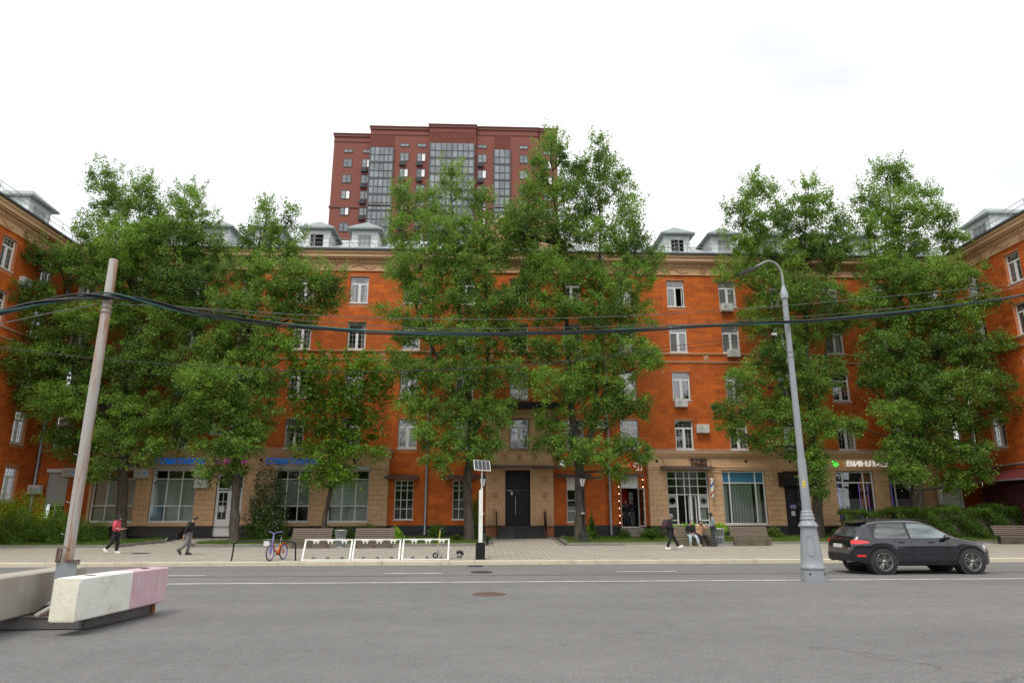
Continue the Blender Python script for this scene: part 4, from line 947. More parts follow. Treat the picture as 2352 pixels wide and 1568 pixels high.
tree('poplar_tree.002','full poplar standing behind the solar lamp post, left of the entrance',(1075,1243),41.4,
 [(1035,405,22,30),(1060,440,22,25),(918,450,24,34),(950,480,24,28),(1110,465,26,32),(1000,470,35,35),(925,530,45,40),(1020,530,65,45),(1110,540,50,45),(1160,580,26,30),(1165,520,22,32),(1175,560,26,30),(970,600,70,45),(1080,610,80,50),(920,640,40,30),(1000,680,70,45),(1110,690,75,45),(1190,690,35,40),(900,715,40,20),(960,760,60,35),(1060,770,80,45),(1160,770,55,45),(900,830,35,35),(970,850,60,45),(1070,860,75,45),(1170,860,40,40),(960,930,45,45),(1050,940,70,45),(1140,945,50,40),(975,1010,25,50),(1050,1020,55,35),(1120,1020,35,45),(1010,1060,30,25)],
 [[(1078,1248,.36),(1076,1190,.27),(1072,1110,.28),(1085,1040,.26),(1080,940,.21),(1065,820,.16),(1050,680,.11),(1040,520,.06),(1035,410,.02)],[(1082,1020,.18),(1110,940,.15),(1120,840,.12),(1118,700,.08),(1110,520,.03)],[(1075,960,.14),(1020,860,.10),(960,720,.07),(925,560,.04),(920,460,.02)]])
tree('poplar_tree.003','tallest poplar of the street, forked dark trunk behind the black lantern post',(1330,1245),41.4,
 [(1268,330,20,34),(1290,360,18,30),(1240,375,26,40),(1376,345,16,36),(1390,385,28,36),(1350,400,26,40),(1250,450,48,50),(1300,440,25,45),(1370,455,45,45),(1430,430,26,42),(1455,490,32,40),(1240,530,50,45),(1310,540,50,50),(1390,540,60,50),(1460,570,38,45),(1260,620,60,50),(1340,630,55,50),(1430,640,65,45),(1500,610,30,30),(1215,640,30,40),(1260,710,55,45),(1350,720,60,45),(1440,725,60,45),(1240,800,50,40),(1340,800,50,45),(1430,800,65,45),(1490,830,35,35),(1400,880,70,40),(1320,890,45,45),(1250,880,40,45),(1450,930,55,32),(1380,950,50,40),(1270,960,45,30),(1250,1015,35,22),(1310,1030,50,35),(1370,1035,45,30),(1440,1030,50,28),(1420,1075,30,22),(1475,1045,22,18),(1212,450,18,36),(1200,520,26,40),(1185,500,18,26),(1320,400,22,36),(1322,490,28,42),(1215,590,25,30)],
 [[(1332,1250,.40),(1333,1180,.31),(1332,1100,.30),(1330,1040,.28),(1315,960,.20),(1308,850,.17),(1300,700,.12),(1280,520,.07),(1265,350,.02)],[(1335,1060,.22),(1362,980,.20),(1372,880,.15),(1375,740,.12),(1378,560,.07),(1376,370,.02)],[(1368,940,.10),(1410,860,.08),(1430,700,.05),(1450,540,.02)]],dens=29)
tree('poplar_tree.004','spreading poplar half hidden by the tall grey street lamp',(1880,1240),42.8,
 [(1728,430,26,34),(1760,440,22,26),(1700,490,32,36),(1745,510,40,40),(1800,490,30,38),(1930,510,24,30),(1850,440,28,32),(1880,480,34,38),(1830,520,50,45),(1700,560,40,35),(1770,590,70,50),(1870,590,60,50),(1920,560,35,45),(1690,630,45,25),(1780,670,70,40),(1870,680,65,45),(1740,740,50,35),(1830,760,60,40),(1910,740,40,45),(1790,820,60,40),(1720,870,50,40),(1830,870,60,50),(1900,860,40,45),(1700,940,55,35),(1790,950,65,45),(1880,960,45,45),(1680,985,30,20),(1770,1005,50,28),(1850,1030,45,40),(1885,1060,28,36),(1875,1115,25,30),(1720,1010,25,18)],
 [[(1883,1245,.38),(1878,1180,.29),(1875,1100,.28),(1868,1000,.24),(1855,880,.18),(1850,740,.13),(1850,560,.06),(1850,450,.02)],[(1870,1010,.15),(1820,920,.12),(1780,800,.08),(1750,640,.05),(1730,450,.02)],[(1866,960,.12),(1895,860,.10),(1900,700,.06),(1885,500,.02)]])
tree('poplar_tree.005','massive dense poplar behind the black car, its dark trunk rising from the hedge',(2110,1225),42.2,
 [(2040,400,34,34),(2070,420,24,30),(1995,460,36,40),(2060,480,55,50),(2130,470,30,40),(2010,550,55,50),(2100,560,60,50),(2170,510,26,40),(2190,560,26,38),(2040,640,70,50),(2140,640,70,50),(2220,640,50,35),(1990,700,45,45),(2090,720,80,45),(2190,720,70,45),(2270,690,40,22),(2040,800,60,45),(2140,800,75,45),(2230,810,60,40),(2290,790,40,28),(2010,860,40,40),(2100,880,75,45),(2200,890,70,45),(2280,880,45,30),(2320,930,28,18),(2050,950,50,35),(2040,1052,24,20),(2150,960,70,40),(2240,960,50,35),(2070,1020,40,30),(2150,1035,60,35),(2230,1040,55,30),(2080,1085,40,30),(2190,1095,45,30),(1960,980,28,25),(2250,1085,25,15)],
 [[(2112,1232,.44),(2108,1170,.38),(2102,1110,.36),(2095,1040,.30),(2085,940,.22),(2075,820,.17),(2065,680,.11),(2050,520,.06),(2040,400,.02)],[(2098,1060,.22),(2130,960,.18),(2150,820,.13),(2165,660,.08),(2170,500,.02)],[(2095,1020,.16),(2040,930,.10),(1990,880,.04)],[(2110,1080,.16),(2170,1000,.12),(2230,900,.08),(2280,840,.03)],[(2100,1000,.14),(2080,860,.1),(2020,700,.07),(1990,520,.03)]],dens=29,leaf=.135)
# ---------------- shrubs, hedges, plants ----------------
def shrub(name,label,c,r,n,leaf,lm,cat='shrub',group=None,stems=5,dens=None,flat=False):
    X,Y=c; z=gz(X,Y)+.02; T=thing(name,label,cat,(X,Y,z),group=group)
    rx,ry,rz=r; d=RNG.normal(size=(n,3)); d[:,2]=np.abs(d[:,2])*.9-.15*np.abs(d[:,2]); d/=np.linalg.norm(d,axis=1,keepdims=True)
    lump=1+.22*np.sin(d[:,0]*5+X*3)*np.sin(d[:,1]*4+1)+.16*np.sin(d[:,2]*9+d[:,0]*7+X)
    rr=RNG.uniform(.25,1,n)**.35*lump
    P=d*rr[:,None]*np.array([rx,ry,rz]); P[:,2]=np.abs(P[:,2])+.03; P+=RNG.normal(size=P.shape)*.03
    obj('foliage',leaf_mesh('foliage',P,leaf,lm,np.clip(RNG.uniform(-.1,.9,n)+.25*(lump-1)*3,0,1),.3),T)
    b=MB()
    for i in range(stems): a=random.uniform(0,6.28); q=random.uniform(.3,.8); b.tube([(0,0,-.05),(rx*q*.5*cos(a),ry*q*.5*sin(a),rz*.5),(rx*q*cos(a),ry*q*sin(a),rz*.85)],[.02,.012,.005],4)
    b.build('stems','bark_thin',T); return T
def atg(x,y,dz=.35):
    r=ray(x,y)
    t=35.0
    for _ in range(20):
        X,Y=r[0]*t,r[1]*t; z=gz(X,Y)+.05; t=(z-CH)/r[2]
    return r[0]*t,r[1]*t
vx=lambda v,Y: VX(v,Y,1200)
shrub('lime_bush','bright lime-green bush rising behind the dark bush at the left frame edge',(vx(28,42.6),42.6),(1.7,1.1,2.75),12000,.085,'lime_leaf')
shrub('dark_bush','rounded dark green bush at the left frame edge before the lime one',(vx(42,40.9),40.9),(1.65,1.0,1.75),13000,.075,'hedge_leaf')
shrub('dark_bush.001','rounded bush with lime tips just left of the rusty pole',(vx(150,41.2),41.2),(1.4,1.0,1.8),11000,.075,'hedge_leaf')
shrub('lime_bush.001','light green sprawling top growth before the shuttered window',(vx(122,41.9),41.9),(.85,.6,2.15),4000,.08,'lime_leaf')
shrub('dark_bush.002','low dark shrub right of the rusty pole under the shop window',(vx(222,42.8),42.8),(1.0,.7,1.15),5000,.075,'hedge_leaf')
# hawthorn with blossoms
hx=VX(608,43,1200)
HT=shrub('hawthorn_shrub','tall dark hawthorn shrub flecked with cream blossoms between clinic door and window',(hx,43.2),(1.15,.95,2.3),6500,.085,'hedge_leaf',stems=6)
P=RNG.normal(size=(11000,3)); P[:,2]=np.abs(P[:,2]); P/=np.linalg.norm(P,axis=1,keepdims=True); P[:,2]=RNG.uniform(.1,1,11000); P*=(RNG.uniform(.5,1.05,11000)[:,None])*np.array([1.4,1.1,4.6]); P[:,0]*=np.clip(1.25-.17*P[:,2],.35,1.2)
P=P[RNG.uniform(size=len(P))<(.35+.65*(np.sin(P[:,2]*4)*np.sin(P[:,0]*6)>-.2))]
obj('foliage',leaf_mesh('foliage',P,.10,'hawthorn_leaf',RNG.uniform(0,.9,len(P))),HT)
P=P[RNG.choice(len(P),1100)]+RNG.normal(size=(1100,3))*.06; P[:,1]-=.1; obj('blossoms',leaf_mesh('blossoms',P,.055,'blossom',RNG.uniform(0,1,1100),.1,.9),HT)
# hedges on the right
def hedge(name,label,x0,x1,y,dep,h0,h1,n):
    T=thing(name,label,'hedge',(x0,y,gz(x0,y)))
    u=RNG.uniform(0,1,n); face=RNG.uniform(size=n)
    hh=h0+(h1-h0)*u+.12*np.sin(u*(x1-x0)*2.2)+.08*np.sin(u*(x1-x0)*5.1+1)
    X=u*(x1-x0); Z=np.where(face<.55,RNG.uniform(0.02,1,n),RNG.uniform(.8,1.0,n)**.5)*hh; Yv=np.where(face<.55,RNG.uniform(0,.22,n)**1.3,RNG.uniform(0,1,n))*dep
    Yv+=.18*np.sin(X*3.1+Z*4)+.1*np.sin(X*7+Z*2)
    P=np.stack([X,Yv,Z],1)+RNG.normal(size=(n,3))*.05
    top=RNG.uniform(size=n)<.03; P[top,2]+=RNG.uniform(0,.3,top.sum())
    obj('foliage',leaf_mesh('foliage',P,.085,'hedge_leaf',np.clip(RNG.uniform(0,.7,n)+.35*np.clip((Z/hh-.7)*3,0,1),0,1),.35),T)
    b=MB(); b.box(.15,(x1-x0)-.15,.2,dep-.15,0,min(h0,h1)*.72); b.build('inner_twigs','bark_thin',T); return T
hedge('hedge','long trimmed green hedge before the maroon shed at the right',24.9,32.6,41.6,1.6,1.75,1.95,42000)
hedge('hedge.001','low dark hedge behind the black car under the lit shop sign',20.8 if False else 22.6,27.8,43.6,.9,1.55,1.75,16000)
pl=[(770,1212,'leafy green perennial clump between the two left benches',(1.1,.5,.75),'hedge_leaf'),(845,1200,'upright bushy plant right behind the second bench',(.8,.5,.9),'hedge_leaf'),(910,1213,'round light green plant at the right end of the second bench',(.38,.35,.75),'lime_leaf'),
(598,1224,'low spreading light green plant under the hawthorn',(.7,.45,.5),'lime_leaf'),(1000,1208,'weedy plant by the wall behind the scooter handlebars',(.5,.35,.95),'hedge_leaf'),(1095,1180,'dark climbing shrub between tree trunk and portal',(.42,.3,2.6),'hedge_leaf'),(1354,1216,'pale young shoot beside the forked tree trunk',(.28,.25,.75),'lime_leaf'),
(1362,1180,'leafy shoots sprouting from the right side of the forked trunk',(.22,.22,1.5),'hedge_leaf'),(1437,1225,'small rounded plant left of the ferns',(.38,.3,.5),'hedge_leaf'),(1500,1208,'dark leaf patch below the arcade corner',(.7,.35,.6),'hedge_leaf'),(1925,1238,'small sapling tuft right of the lamp-side trunk',(.3,.3,.5),'hedge_leaf'),(1780,1228,'grassy clump right of the empty slatted bench',(.55,.35,.6),'grass_leaf')]
for i,(x,y,lb,r,lm) in enumerate(pl):
    X=VX(x,43,1200); shrub('garden_plant' if i==0 else 'garden_plant.%03d'%i,lb,(X,43.4),r,int(900+3200*r[0]*r[2]),.085,lm,cat='plant',group='garden plants by the wall')
def fern(name,label,X,Y,h,n,lm,w=.08,cat='fern',grp='ferns and tufts on the lawn'):
    T=thing(name,label,cat,(X,Y,gz(X,Y)+.05),group=grp); C=[];
    b=MB()
    for i in range(n):
        a=random.uniform(0,6.28); l=h*random.uniform(.7,1.15); lean=random.uniform(.25,.95)
        p=[Vector((0,0,0))]
        for k in range(1,6): t=k/5; p.append(Vector((cos(a)*lean*l*t*(.4+.6*t),sin(a)*lean*l*t*(.4+.6*t),l*(t-.42*t*t*lean))))
        sd=Vector((-sin(a),cos(a),0)); vs=[]
        for k,q in enumerate(p): ww=w*(.35+1.1*(k/5)*(1-k/5)*3 if k<5 else .05); vs+= [q-sd*ww,q+sd*ww]
        b.add(vs,[(2*k,2*k+1,2*k+3,2*k+2) for k in range(5)])
    b.build('fronds',lm,T); return T
for i,(x,Y,h,n,lb,lm) in enumerate(((1585,42.2,1.15,60,'tall light fern behind the two seated men','lime_leaf'),(1655,42.0,1.1,50,'light fern above the litter bin by the standing man','lime_leaf'),(1495,41.2,.75,60,'arching grass tuft left of the walking woman','grass_leaf'),(1620,41.6,1.0,40,'fern between seated and standing men','lime_leaf'),(1745,42.5,.8,45,'spiky tuft near the right end of the empty bench','grass_leaf'),(1545,42.6,1.0,46,'yellow-green fern under the barber window','lime_leaf'))):
    fern('fern' if i==0 else 'fern.%03d'%i,lb,VX(x,Y,1220),Y,h,n,lm)
for i,(x,Y,lb) in enumerate(((965,40.9,'variegated cream-edged hosta left of the parked scooter'),(1120,40.6,'small pale hosta right of the solar post tree'),(1048,41.6,'pale hosta at the foot of the poplar left of the entrance'))):
    fern('hosta_plant' if i==0 else 'hosta_plant.%03d'%i,lb,VX(x,Y,1230),Y,.42,70,'hosta_leaf',.06,'hosta','hostas on the lawn')
# grass
def grass(poly,n):
    xs=[p[0] for p in poly]; ys=[p[1] for p in poly]; C=[]
    while len(C)<n:
        X=RNG.uniform(min(xs),max(xs)); Y=min(ys)+(max(ys)-min(ys))*RNG.uniform()**1.3
        if inside((X,Y),poly): C.append((X,Y))
    C=np.array(C); Z=np.array([gz(x,y) for x,y in C])+.07; h=RNG.uniform(.04,.12,n)*(1+.6*np.sin(C[:,0]*1.7)*np.sin(C[:,1]*2.1)); a=RNG.uniform(0,6.28,n); wv=.012
    P=np.empty((n,3,3)); P[:,0]=np.stack([C[:,0]-np.cos(a)*wv,C[:,1]-np.sin(a)*wv,Z],1); P[:,1]=np.stack([C[:,0]+np.cos(a)*wv,C[:,1]+np.sin(a)*wv,Z],1); P[:,2]=np.stack([C[:,0]+RNG.normal(size=n)*.03,C[:,1]+RNG.normal(size=n)*.03,Z+h],1)
    me=bpy.data.meshes.new('grass'); me.vertices.add(3*n); me.vertices.foreach_set('co',P.reshape(-1).astype(np.float32)); me.loops.add(3*n); me.loops.foreach_set('vertex_index',np.arange(3*n,dtype=np.int32))
    me.polygons.add(n); me.polygons.foreach_set('loop_start',np.arange(0,3*n,3,dtype=np.int32)); me.polygons.foreach_set('loop_total',np.full(n,3,dtype=np.int32))
    at=me.attributes.new('tint','FLOAT','FACE'); at.data.foreach_set('value',RNG.uniform(0,.8,n).astype(np.float32)); me.materials.append(M['grass_leaf']); me.update(calc_edges=True)
    return obj('grass',me,kind='stuff')
for p,n in ((GA,22000),(GB,32000),(GC,42000)): grass(p,n)

# ---------------- unseen block and trees, added behind the viewer for glass and car to reflect ----------------
OB=thing('added_reflected_building','plain grey-brown apartment block added unseen behind the viewer for reflections','building',(0,-70,0))
b=MB(); b.box(-75,75,-12,0,0,17); b.build('wall','concrete_beige',OB)
b=MB(); b.prism([(-12.5,17),(.5,17),(.5,17.3),(-6,20),(-12.5,17.3)],-75.5,75.5,'x'); b.build('roof','dormer_roof',OB)
wq=MB(); wq.box(-.7,.7,0,.03,0,1.7); wq=wq.mesh('window','tower_glass')
for i in range(-18,19):
    for k in range(5): obj('window',wq,OB,(i*4.0,.0,1.6+k*3.2))
for i in range(-7,8):  # tree row out of view, added so windows and car paint mirror something
    T=thing('added_reflected_tree' if i==-7 else 'added_reflected_tree.%03d'%(i+7),('leftmost','second','third','fourth','fifth','sixth','seventh','middle','ninth','tenth','eleventh','twelfth','thirteenth','fourteenth','rightmost')[i+7]+' round tree in the unseen row added behind the viewer for reflections','tree',(i*9+1.5,-52+2*sin(i*3),0),group='trees added behind the viewer')
    n=3500; P=RNG.normal(size=(n,3)); P/=np.linalg.norm(P,axis=1,keepdims=True); P*=RNG.uniform(.5,1,n)[:,None]*np.array([3.4,3.0,4.2]); P[:,2]+=8
    obj('crown',leaf_mesh('crown',P,.55,'poplar_leaf',RNG.uniform(0,.7,n)),T); b=MB(); b.tube([(0,0,-.1),(0,0,4),(.2,0,8)],[.25,.2,.1],8); b.build('trunk','bark',T)
# ---------------- signs ----------------
GLY={}
def bake_glyphs(chars,ext=.02):
    tmp=[]
    for ch in chars:
        c=bpy.data.curves.new('g','FONT'); c.body=ch; c.size=1; c.extrude=.04; c.resolution_u=2; c.offset=.012; o=bpy.data.objects.new('g',c); COL.objects.link(o); tmp.append((ch,o,c))
    bpy.context.view_layer.update(); dg=bpy.context.evaluated_depsgraph_get()
    for ch,o,c in tmp:
        me=bpy.data.meshes.new_from_object(o.evaluated_get(dg)); n=len(me.vertices); co=np.empty(n*3,dtype=np.float32); me.vertices.foreach_get('co',co); co=co.reshape(-1,3)
        x0,x1=co[:,0].min(),co[:,0].max(); v=[(p[0]-x0,-p[2],p[1]) for p in co.tolist()]; f=[list(p.vertices) for p in me.polygons]; GLY[ch]=(v,f,float(x1-x0))
        bpy.data.meshes.remove(me)
    for ch,o,c in tmp: bpy.data.objects.remove(o); bpy.data.curves.remove(c)
bake_glyphs('СТОМАЛГИЯДКРЦВЕЫЖУНБ')
def letters(T,text,x,z,h,m,width=None,gap=.12,bold=1):
    tot=sum(GLY[c][2] if c!=' ' else .4 for c in text)+gap*(len(text)-1); sx=(width/tot) if width else h/.73; s=h/.73
    for c in text:
        if c==' ': x+=.4*sx; continue
        v,f,w_=GLY[c]; b=MB(); b.add([(p[0]*sx,p[1],p[2]*s) for p in v],f); b.build('letter',m,T,(x,0,z)); x+=(w_+gap)*sx
def sign(name,label,X,Y,Z): return thing(name,label,'sign',(X,Y,Z))
def flower(T,x,z,r,m,n=5,rot=0):
    b=MB()
    for k in range(n): t=2*pi*k/n+rot; b.sphere((x+r*.62*cos(t),-.03,z+r*.62*sin(t)),(r*.38,.03,r*.38),5)
    b.sphere((x,-.03,z),(r*.4,.035,r*.4),5); b.build('flower_emblem',m,T)
x0=VX(357,45.5,1052); x1=VX(470,45.5,1052); T=sign('clinic_sign','blue dental clinic lettering above the second shop window from the left',x0,45.52,5.18); letters(T,'СТОМАТОЛОГИЯ',0,-.05,.38,'sign_blue',x1-x0)
x0=VX(611,45.5,1052); x1=VX(732,45.5,1052); T=sign('clinic_sign.001','blue dental clinic lettering half hidden by the maple leaves',x0,45.52,5.18); letters(T,'СТОМАТОЛОГИЯ',0,-.05,.38,'sign_blue',x1-x0)
x0=VX(498,45.5,1052); T=sign('doctor_sign','pink illuminated lettering with flower emblem above the white clinic door',x0,45.52,5.20); flower(T,.15,.13,.2,'sign_pink',7); letters(T,'ДОКТОР',.52,0,.24,'sign_pink',1.45)
x0=VX(1284,46,1067); T=sign('flower_shop_sign','grey lettering with white flower emblem on the wall right of the portal',x0,45.93,5.12); flower(T,.2,.17,.24,'sign_white',5,.3); letters(T,'ЦВЕТЫ',.5,.02,.28,'sign_dim',1.3)
x0=VX(1414,46,1072); T=sign('red_neon_sign','glowing red squiggle sign with white open frame above the shop door',x0,45.93,4.95)
b=MB(); b.tube([(.05+i*.055,-.05,.16+.05*sin(i*1.7)) for i in range(18)],.03,5); b.build('red_neon','sign_red',T)
b=MB(); 
for p in ([(1.25,-.05,.32),(1.72,-.05,.32),(1.72,-.05,-.10),(1.35,-.05,-.10)],[(1.5,-.05,.2),(1.5,-.05,-.05)],[(1.15,-.05,.2),(1.35,-.05,.1)]): b.tube(p,.022,4,sm=False)
b.build('white_frame','sign_white',T)
x0=VX(1585,45.5,1055); T=sign('barber_sign','dark brown two-line barbershop lettering above the gridded window',x0,45.50,5.12); letters(T,'МУЖСКИЕ',0,.27,.21,'sign_brown',1.15); letters(T,'СТРИЖКИ',.06,-.02,.21,'sign_brown',1.02)
x0=VX(1945,45.5,1063); x1=VX(2042,45.5,1063); T=sign('wine_shop_sign','bold white illuminated lettering with green leaf and orange glass above the right shop window',x0,45.50,5.10); letters(T,'ВИНЛАБ',0,0,.36,'sign_white',x1-x0,.1)
b=MB(); 
for k,(px,pz) in enumerate(((-.95,.30),(-.9,.12),(-.78,.22),(-.82,.02),(-.66,.12))): b.sphere((px,-.05,pz),(.09,.03,.08),4)
b.build('green_leaf_emblem','sign_green',T); b=MB(); b.prism([(-.48,.30),(-.28,.30),(-.34,.12),(-.36,-.02),(-.40,-.02),(-.42,.12)],-.06,-.03,'y'); b.build('orange_glass_emblem','sign_orange',T)
b=MB(); b.sphere((x1-x0+1.0,-.04,.12),(.14,.03,.16),4); b.build('green_leaf_emblem','sign_green',T)
# ---------------- air conditioners ----------------
acm=MB(); acm.box(-.42,.42,-.34,-.04,0,.56); acm.lathe([(.22,-.345),(.235,-.365),(.21,-.365),(.20,-.35)],18,(-.12,0,.28),axis='y')
acg=MB(); acg.lathe([(.0,-.343),(.2,-.343)],18,(-.12,0,.28),axis='y'); 
for k in range(4): acg.tube([(-.12+.2*cos(k*pi/4),-.356,.28+.2*sin(k*pi/4)),(-.12-.2*cos(k*pi/4),-.356,.28-.2*sin(k*pi/4))],.006,3)
acb=MB(); 
for x in (-.3,.3): acb.tube([(x,0,-.16),(x,0,0),(x,-.36,0)],.015,4,sm=False)
acb.tube([(-.05,0,-.25),(-.04,-.1,-.02)],.012,4)
A1,A2,A3=acm.mesh('casing','ac_white'),acg.mesh('fan_grille','ac_grille'),acb.mesh('bracket','galv')
acbd=MB(); acbd.box(.2,.33,-.345,-.341,.22,.34); A4=acbd.mesh('badge','sign_blue')
def ac(x,y,label,F=FM,badge=False,Y=46,u=None,z=None,rotX=None):
    if u is None: u,z=V(x,y,Y)
    p=F.pos(u,0 if Y>45.9 else 0,z-.28); p=(p[0],p[1]-(46-Y if F is FM else 0),p[2])
    T=thing('air_conditioner',label,'air conditioner',p,F.r,'air conditioners on the facade')
    obj('casing',A1,T); obj('fan_grille',A2,T); obj('bracket',A3,T)
    if badge: obj('badge',A4,T)
ac(165,1085,'white air conditioner with blue badge at the top of the shuttered window',badge=True)
ac(84,1124,'white air conditioner with blue badge right beside the left corner downpipe',badge=True,Y=45.8)
ac(329,1087,'white air conditioner with blue badge between the first two shop windows',badge=True,Y=45.6)
ac(466,1087,'air conditioner above another, right of the second shop window',Y=45.6)
ac(466,1110,'air conditioner below another, right of the second shop window',Y=45.6)
ac(1562,926,'air conditioner centred just below a third-floor window right of the forked tree')
ac(1612,985,'air conditioner beside the window above the barber sign')
ac(1667,708,'air conditioner under the top-floor window left of the street lamp arm')
ac(1683,812,'white box air conditioner under the fourth-floor window left of the lamp pole')
ac(500,990,'air conditioner on the wall under the leaves above the pink sign'); ac(1375,975,'air conditioner behind the forked trunk beside the drainpipe')
ac(1805,930,'air conditioner seen between leaves left of the lamp pole'); ac(0,0,'white air conditioner box high on the left wing',F=FL,u=41.6,z=16.0)
# barber pole
bx_,_=V(1635,1120,45.2); T=thing('barber_pole','striped red, white and blue barber pole on a curved bracket','barber pole',(bx_,45.15,0))
z0=V(1635,1140,45.15)[1]; z1=V(1635,1102,45.15)[1]
hs=['sign_white','sign_red_p','sign_blue_p']; mat('sign_red_p',(.5,.03,.03),.4); mat('sign_blue_p',(.05,.10,.35),.4)
b=MB(); n=18; rings=36
for i in range(rings):
    for j in range(n):
        a0=2*pi*j/n; a1=2*pi*(j+1)/n; za=z0+(z1-z0)*i/rings; zb=z0+(z1-z0)*(i+1)/rings; k=int(((j/n)*4-(i/rings)*6)*1)%4; mi=(0,1,0,2)[k]
        b.add([(.11*cos(a0),.11*sin(a0),za),(.11*cos(a1),.11*sin(a1),za),(.11*cos(a1),.11*sin(a1),zb),(.11*cos(a0),.11*sin(a0),zb)],[(0,1,2,3)],mi,True)
b.build('striped_cylinder',['white_paint','sign_red_p','sign_blue_p'],T); b=MB(); b.lathe([(.12,z1),(.12,z1+.05),(.08,z1+.1),(0,z1+.13)],12); b.lathe([(0,z0-.07),(.12,z0-.03),(.12,z0)],12); b.build('cap','white_paint',T)
b=MB(); b.tube([(0,0,z1+.03),(-.25,.0,z1+.04),(-.45,.1,z1+.02),(-.5,.4,z1+.3),(-.42,.45,z1+.8)],.014,5); b.build('bracket','black_paint',T)
# string lights
for x,lab in ((1422,'left string of small white bulbs beside the open shop door'),(1478,'right string of small white bulbs beside the open shop door')):
    X=VX(x,45.9,1150); T=thing('string_lights',lab,'string lights',(X,45.93,0),group='string lights framing the shop door'); b=MB(); b.tube([(0,-.03,4.4),(0,-.03,1.3)],.018,5); b.build('cable','black_paint',T)
    for k in range(7): b=MB(); b.sphere((0,-.06,1.45+k*.46),.026,5); b.build('bulb','bulb',T)
# ---------------- street lamp (foreground right) ----------------
LX,LY=9.45,20.33; T=thing('street_lamp','tall grey street lamp with moulded cast base and single curved arm, by the road edge','street lamp',(LX,LY,gz(LX,LY)-.01))
def octo(prof,n=32): b=MB(); b.lathe(prof,n); return b
octo([(.33,0),(.335,.12),(.325,.30),(.33,.34),(.35,.36),(.35,.40),(.315,.44),(.30,.60)],32).build('base','lamp_grey',T)
octo([(.30,.60),(.262,1.10),(.225,1.47),(.23,1.50),(.275,1.53),(.275,1.56),(.235,1.60),(.20,1.66)],32).build('base','lamp_grey',T)
octo([(.20,1.66),(.185,1.70),(.205,1.73),(.205,1.77),(.17,1.79),(.185,1.82),(.185,1.87),(.155,1.89),(.165,1.92),(.165,1.96),(.128,1.98)],28).build('collar','lamp_grey',T)
octo([(.126,1.96),(.122,3.44),(.118,3.48)],24).build('lower_pole','lamp_grey',T)
octo([(.102,3.46),(.095,5.2),(.094,5.25),(.082,8.55)],24).build('upper_pole','lamp_grey',T)
octo([(.115,8.5),(.115,8.72),(.09,8.74),(.05,8.95)],20).build('pole_cap','lamp_grey',T)
arm=[(0,0,8.74),(0,0,9.2)]
for i in range(9): t=i/8*pi*.62; arm.append((-.38+.38*cos(t),0,9.25+.52*sin(t)))
arm+= [(-.70,0,9.64),(-.84,0,9.56)]
b=MB(); b.tube(arm,[.042]*3+[.034]*(len(arm)-3),10); b.build('arm','galv',T)
b=MB(); b.cbox((0,0,0),(.70,.22,.09)); b.add([(-.35,-.11,-.045),(-.62,-.05,-.03),(-.62,.05,-.03),(-.35,.11,-.045),(-.35,-.11,.045),(-.62,-.05,.0),(-.62,.05,.0),(-.35,.11,.045)],[(0,1,5,4),(1,2,6,5),(2,3,7,6),(0,3,2,1),(4,5,6,7)]); b.cbox((-.05,0,.06),(.2,.12,.05))
lh=b.build('lamp_head','dark_metal',T,(-1.0,0,9.46)); lh.scale=(.78,.9,.9); lh.rotation_euler=(0,R(-22),0)
for k in range(8):
    a=k*pi/4+.2; b=MB(); b.sphere((.215*cos(a),.215*sin(a),1.62),.028,5); b.build('bolt','lamp_grey',T)
for a in (-2.2,-.9): b=MB(); b.lathe([(.03,0),(.03,.03)],8,axis='y'); o=b.build('bolt_hole','black_paint',T,(.335*cos(a),.335*sin(a),.22)); 
b=MB(); pts=[]; 
for (u,z) in ((-.05,.72),(.05,.72),(.115,.80),(.105,1.18),(.045,1.26),(-.045,1.26),(-.105,1.18),(-.115,.80),(-.05,.72)):
    rr=.302-(z-.6)*.078+.004; a=-1.97+u/rr; pts.append((rr*cos(a),rr*sin(a),z))
b.tube(pts,.011,5,cap=False); b.build('inspection_panel','lamp_grey',T)
b=MB()
for k in range(6):
    a0=-1.97-.33+k*.11; a1=a0+.11; 
    b.add([(.127*cos(a0),.127*sin(a0),2.62),(.127*cos(a1),.127*sin(a1),2.62),(.127*cos(a1),.127*sin(a1),2.84),(.127*cos(a0),.127*sin(a0),2.84)],[(0,1,2,3)])
st=b.build('yellow_notice','yellow_paper',T); b=MB()
for z in (2.80,2.755,2.71,2.67,2.645):
    for k in range(4):
        if random.random()<.85: a0=-1.97-.26+k*.13; b.add([(.1285*cos(a0),.1285*sin(a0),z-.009),(.1285*cos(a0+.1),.1285*sin(a0+.1),z-.009),(.1285*cos(a0+.1),.1285*sin(a0+.1),z+.009),(.1285*cos(a0),.1285*sin(a0),z+.009)],[(0,1,2,3)])
b.build('notice_text','sign_brown',st)
mat('scraped',(.45,.45,.44),.9,vscale=14,col2=(.16,.17,.18)); octo([(.1245,2.02),(.1235,2.56)],24).build('paste_residue','scraped',T)
b=MB(); 
for z in (6.75,6.6): b.tube([(.095*cos(k),.095*sin(k),z) for k in np.linspace(0,2*pi,13)],.012,4)
b.tube([(-.09,-.03,6.75),(-.2,-.05,6.9),(-.22,-.03,7.3)],.012,4); b.tube([(-.09,0,6.6),(-.16,-.05,6.4)],.01,4); b.build('cable_clamp','galv',T)
